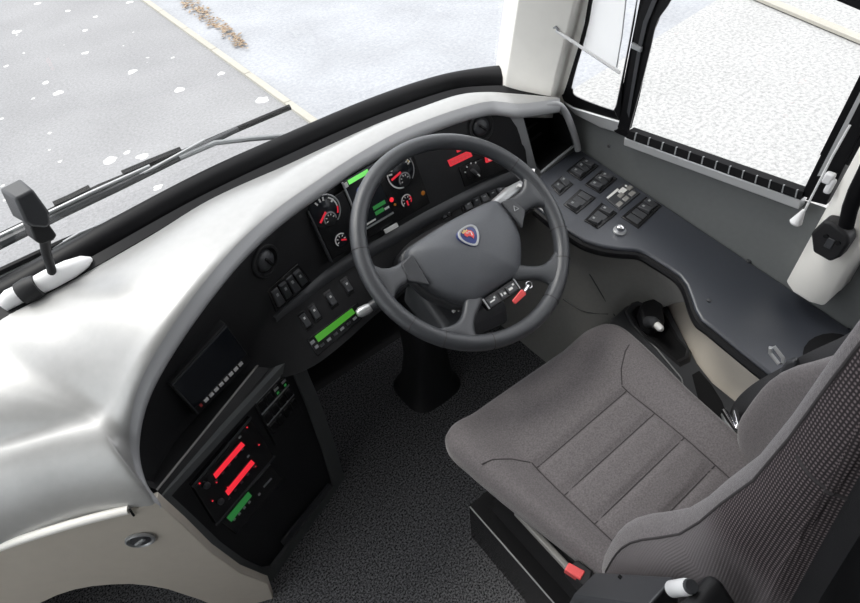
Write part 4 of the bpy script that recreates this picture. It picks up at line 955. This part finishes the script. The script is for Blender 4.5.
obj('backrest_front', sub(RI, RJ, .4, 1.4), 'velour', seat, smooth=80)
for c0, c1 in ((0, RI), (RJ, NC-1)):
    obj('backrest_side', sub(c0, c1, .4, 1.4, True), 'knit', seat, smooth=80)
    cpi = RI if c0 == 0 else RJ
    obj('piping', MB().tube([BR[i][cpi] for i in range(len(zs)) if zs[i] >= .56], .0016, 8), 'seam', seat)
i0 = [i for i, z in enumerate(zs) if z <= 1.10][-1]
obj('side_seam', MB().tube([BR[i0][c]+V((-.0005, 0, -.0001*(RI-c))) for c in range(1, RI-1)], .0016, 6), 'seam', seat)
shl = []
for i, z in enumerate(zs):
    a, b = BR[i][0], BR[i][-1]; th = .045*math.sqrt(max(0, 1-max(0, (z-1.2)/.112)**2)); row = [a+V((.003, .010*th/.045, 0)), a+V((-.006*th/.045, .004*th/.045, 0))]
    for k in range(13):
        u = k/12; p = a.lerp(b, u); row.append(p+V(((-.008 if u < .5 else .008)*abs(2*u-1)**6*th/.045, -th*(1-abs(2*u-1)**5)-.012*th/.045, 0)))
    row += [b+V((.006*th/.045, .004*th/.045, 0)), b+V((-.003, .010*th/.045, 0))]
    shl.append(row)
obj('back_shell', MB().grid(shl), 'black', seat, smooth=60)
# base
obj('seat_base', MB().prism([(.328, .435, 0), (.775, .435, 0), (.775, -.2, 0), (.328, -.2, 0)], (0, 0, .20)), 'blackgloss', seat, bevel=.003)
obj('base_edge', MB().tube([(.329, .432, .1995), (.329, -.2, .1995)], .0016, 6), 'greymark', seat)
bl = []
for k in range(9):
    z = .20+k*.024; o_ = .018 if k % 2 else 0
    bl.append([V((.375-o_, .37+o_, z)), V((.735+o_, .37+o_, z)), V((.735+o_, -.12, z)), V((.375-o_, -.12, z))])
obj('suspension_bellows', MB().loft(bl), 'dark', seat)
obj('seat_pan', MB().prism([(.35, .43, .40), (.755, .43, .40), (.755, -.08, .40), (.36, -.08, .40)], (0, 0, .03)), 'black', seat, bevel=.006)
obj('seat_rail', MB().box((.345, .10, .395), (.012, .40, .016)), 'trimgrey', seat, bevel=.003)
bk = obj('belt_buckle', MB().prism([P(*q, z=.475) for q in ((567, 566.5), (578, 559.5), (593, 570.5), (590, 582), (583, 586))], (0, 0, -.05)), 'black', seat, bevel=.003)
obj('release_button', MB().prism([P(*q, z=.478) for q in ((564.5, 569.5), (569, 562), (585.5, 571), (580.5, 580))], (0, 0, -.018)), 'red', bk, bevel=.002)
# armrest folded up beside the backrest
AX = .302
arm = MB()
def ap(px, py, x=AX): return P(px, py, x=x)
a0 = [ap(586, 587), ap(599, 570.5), ap(640, 570), ap(676, 573), ap(700, 573.5), ap(712, 571), ap(724, 580), ap(739, 605), ap(735, 640), ap(640, 650), ap(590, 625)]
a1 = [q_+V((.05, .004, .004)) for q_ in a0]
am = obj('armrest', MB().prism([ap(588, 587), ap(597, 571), ap(676, 575), ap(680, 600), ap(668, 625), ap(600, 625)], (-.055, 0, 0)), 'charcoal', seat, bevel=.006, seg=3)
obj('armrest_pivot', MB().prism([ap(702, 577), ap(710, 572), ap(722, 579), ap(740, 606), ap(733, 630), ap(690, 630), ap(690, 603)], (-.058, 0, 0)), 'black', seat, bevel=.008, seg=3)
w0, w1 = P(671, 589, x=.272), P(690, 586.5, x=.272)
obj('adjuster_roll', MB().tube([w0, w0.lerp(w1, .08), w0.lerp(w1, .8), w1], [.006, .0085, .0085, .0075], 20), 'whiteplastic', am)
obj('roll_cap', MB().tube([w1, w1+(w1-w0).normalized()*.004], [.0076, .0065], 18), 'charcoal', am)
obj('armrest_slot', MB().box(ap(620, 577, .262), (.003, .004, .005)), 'dark', am)
# belt
bt = thing('seat_belt', 'black seat belt with metal tongue draped over the right bolster of the seat', 'seat belt', P(790, 365, x=.85))
def ribbon(pts, w, th=.0015):
    c = catmull([p for p, s in pts], 6); lo = []
    for i, p in enumerate(c):
        t = (c[min(i+1, len(c)-1)]-c[max(i-1, 0)]).normalized(); sd_ = t.cross(p-CAM).normalized()*w/2; n = t.cross(sd_).normalized()*th
        lo.append([p-sd_+n, p+sd_+n, p+sd_-n, p-sd_-n])
    return MB().loft(lo)
b_top = [(P(880, 330, x=.80), (0, .3, 1)), (P(850, 346, x=.80), (0, .3, 1)), (P(820, 359, x=.805), (0, .3, 1)), (P(793, 372, x=.81), (.0, .3, 1))]
obj('upper_webbing', ribbon(b_top, .034), 'webbing', bt)
b_low = [(P(793, 374, x=.81), (.0, .5, .8)), (P(775, 383, x=.815), (.0, .6, .8)), (P(758, 393, x=.82), (.0, .8, .5)), (P(744, 406, x=.825), (.0, .9, .3)), (P(737, 422, x=.825), (.0, .9, .2)), (P(733, 435, x=.825), (0, .9, .1))]
obj('lower_webbing', ribbon(b_low, .036), 'webbing', bt)
tp0 = P(790, 374, x=.865)
tb_ = [P(*q, x=.798) for q in ((784, 366), (790, 357.5), (799, 355.5), (801, 362), (797, 376), (792, 386), (784, 384), (782, 374))]
tg_ = obj('tongue_body', MB().prism(tb_, (-.016, 0, 0)), 'charcoal', bt, bevel=.004)
lpq = [P(*q, x=.794) for q in ((770, 353), (770.5, 347.5), (774, 346.5), (783, 358), (783.5, 363), (779, 364))]
obj('tongue_plate', MB().tube(lpq, .0032, 8, closed=True), 'alu', tg_)
an = thing('belt_anchor', 'chrome belt anchor plate with black cover beside the right seat bolster', 'belt anchor', P(732, 420, z=.45))
obj('anchor_cover', MB().prism([P(*q, z=.47) for q in ((733, 408), (738, 405), (742, 424), (739, 430))], (0, 0, -.03)), 'chrome', an, bevel=.002)
obj('anchor_bar', MB().tube([P(723, 409, z=.47), P(735, 429, z=.455)], .006, 10), 'chrome', an)
obj('anchor_plate', MB().prism([P(*q, z=.455) for q in ((722, 412), (727, 409), (737, 430), (729, 434))], (0, 0, -.01)), 'greymark', an, bevel=.001)
# partition rail behind the seat at the lower right
struct(obj('trim_4', MB().loft([[P(770, 625, d=.80), P(880, 545, d=.80), P(900, 585, d=.80), P(800, 650, d=.80)], [p+V((.02, -.06, -.35)) for p in (P(770, 625, d=.80), P(880, 545, d=.80), P(900, 585, d=.80), P(800, 650, d=.80))]]), 'trimgrey', bevel=.01), 'grey trim panel behind the driver seat back', 'trim')

# ------------------------------------------------------------------ light
w = bpy.data.worlds.new('sky'); bpy.context.scene.world = w; w.use_nodes = True; nt = w.node_tree; bgn = nt.nodes['Background']
tc = nt.nodes.new('ShaderNodeTexCoord'); sp_ = nt.nodes.new('ShaderNodeSeparateXYZ'); nt.links.new(tc.outputs['Generated'], sp_.inputs[0])
cr = nt.nodes.new('ShaderNodeValToRGB'); cr.color_ramp.elements[0].position = .45; cr.color_ramp.elements[0].color = (.75, .78, .82, 1); cr.color_ramp.elements[1].position = .75; cr.color_ramp.elements[1].color = (1, 1.0, 1.03, 1)
mr = nt.nodes.new('ShaderNodeMapRange'); mr.inputs[1].default_value = -1; nt.links.new(sp_.outputs[2], mr.inputs[0]); nt.links.new(mr.outputs[0], cr.inputs[0])
nt.links.new(cr.outputs[0], bgn.inputs[0]); bgn.inputs[1].default_value = 1.65
sd = bpy.data.lights.new('sun', 'SUN'); so = bpy.data.objects.new('sun', sd); COL.objects.link(so); sd.energy = 1.1; sd.angle = math.radians(16); sd.color = (1, .96, .9)
so.rotation_euler = V((.25, -.48, -.86)).to_track_quat('-Z', 'Y').to_euler()
s = bpy.context.scene; s.view_settings.view_transform = 'Standard'; s.view_settings.look = 'None'; s.view_settings.exposure = .55; s.view_settings.gamma = 1
s.view_settings.use_curve_mapping = False
s.cycles.max_bounces = 8; s.cycles.diffuse_bounces = 4; s.cycles.transparent_max_bounces = 12
s.cycles.use_denoising = True
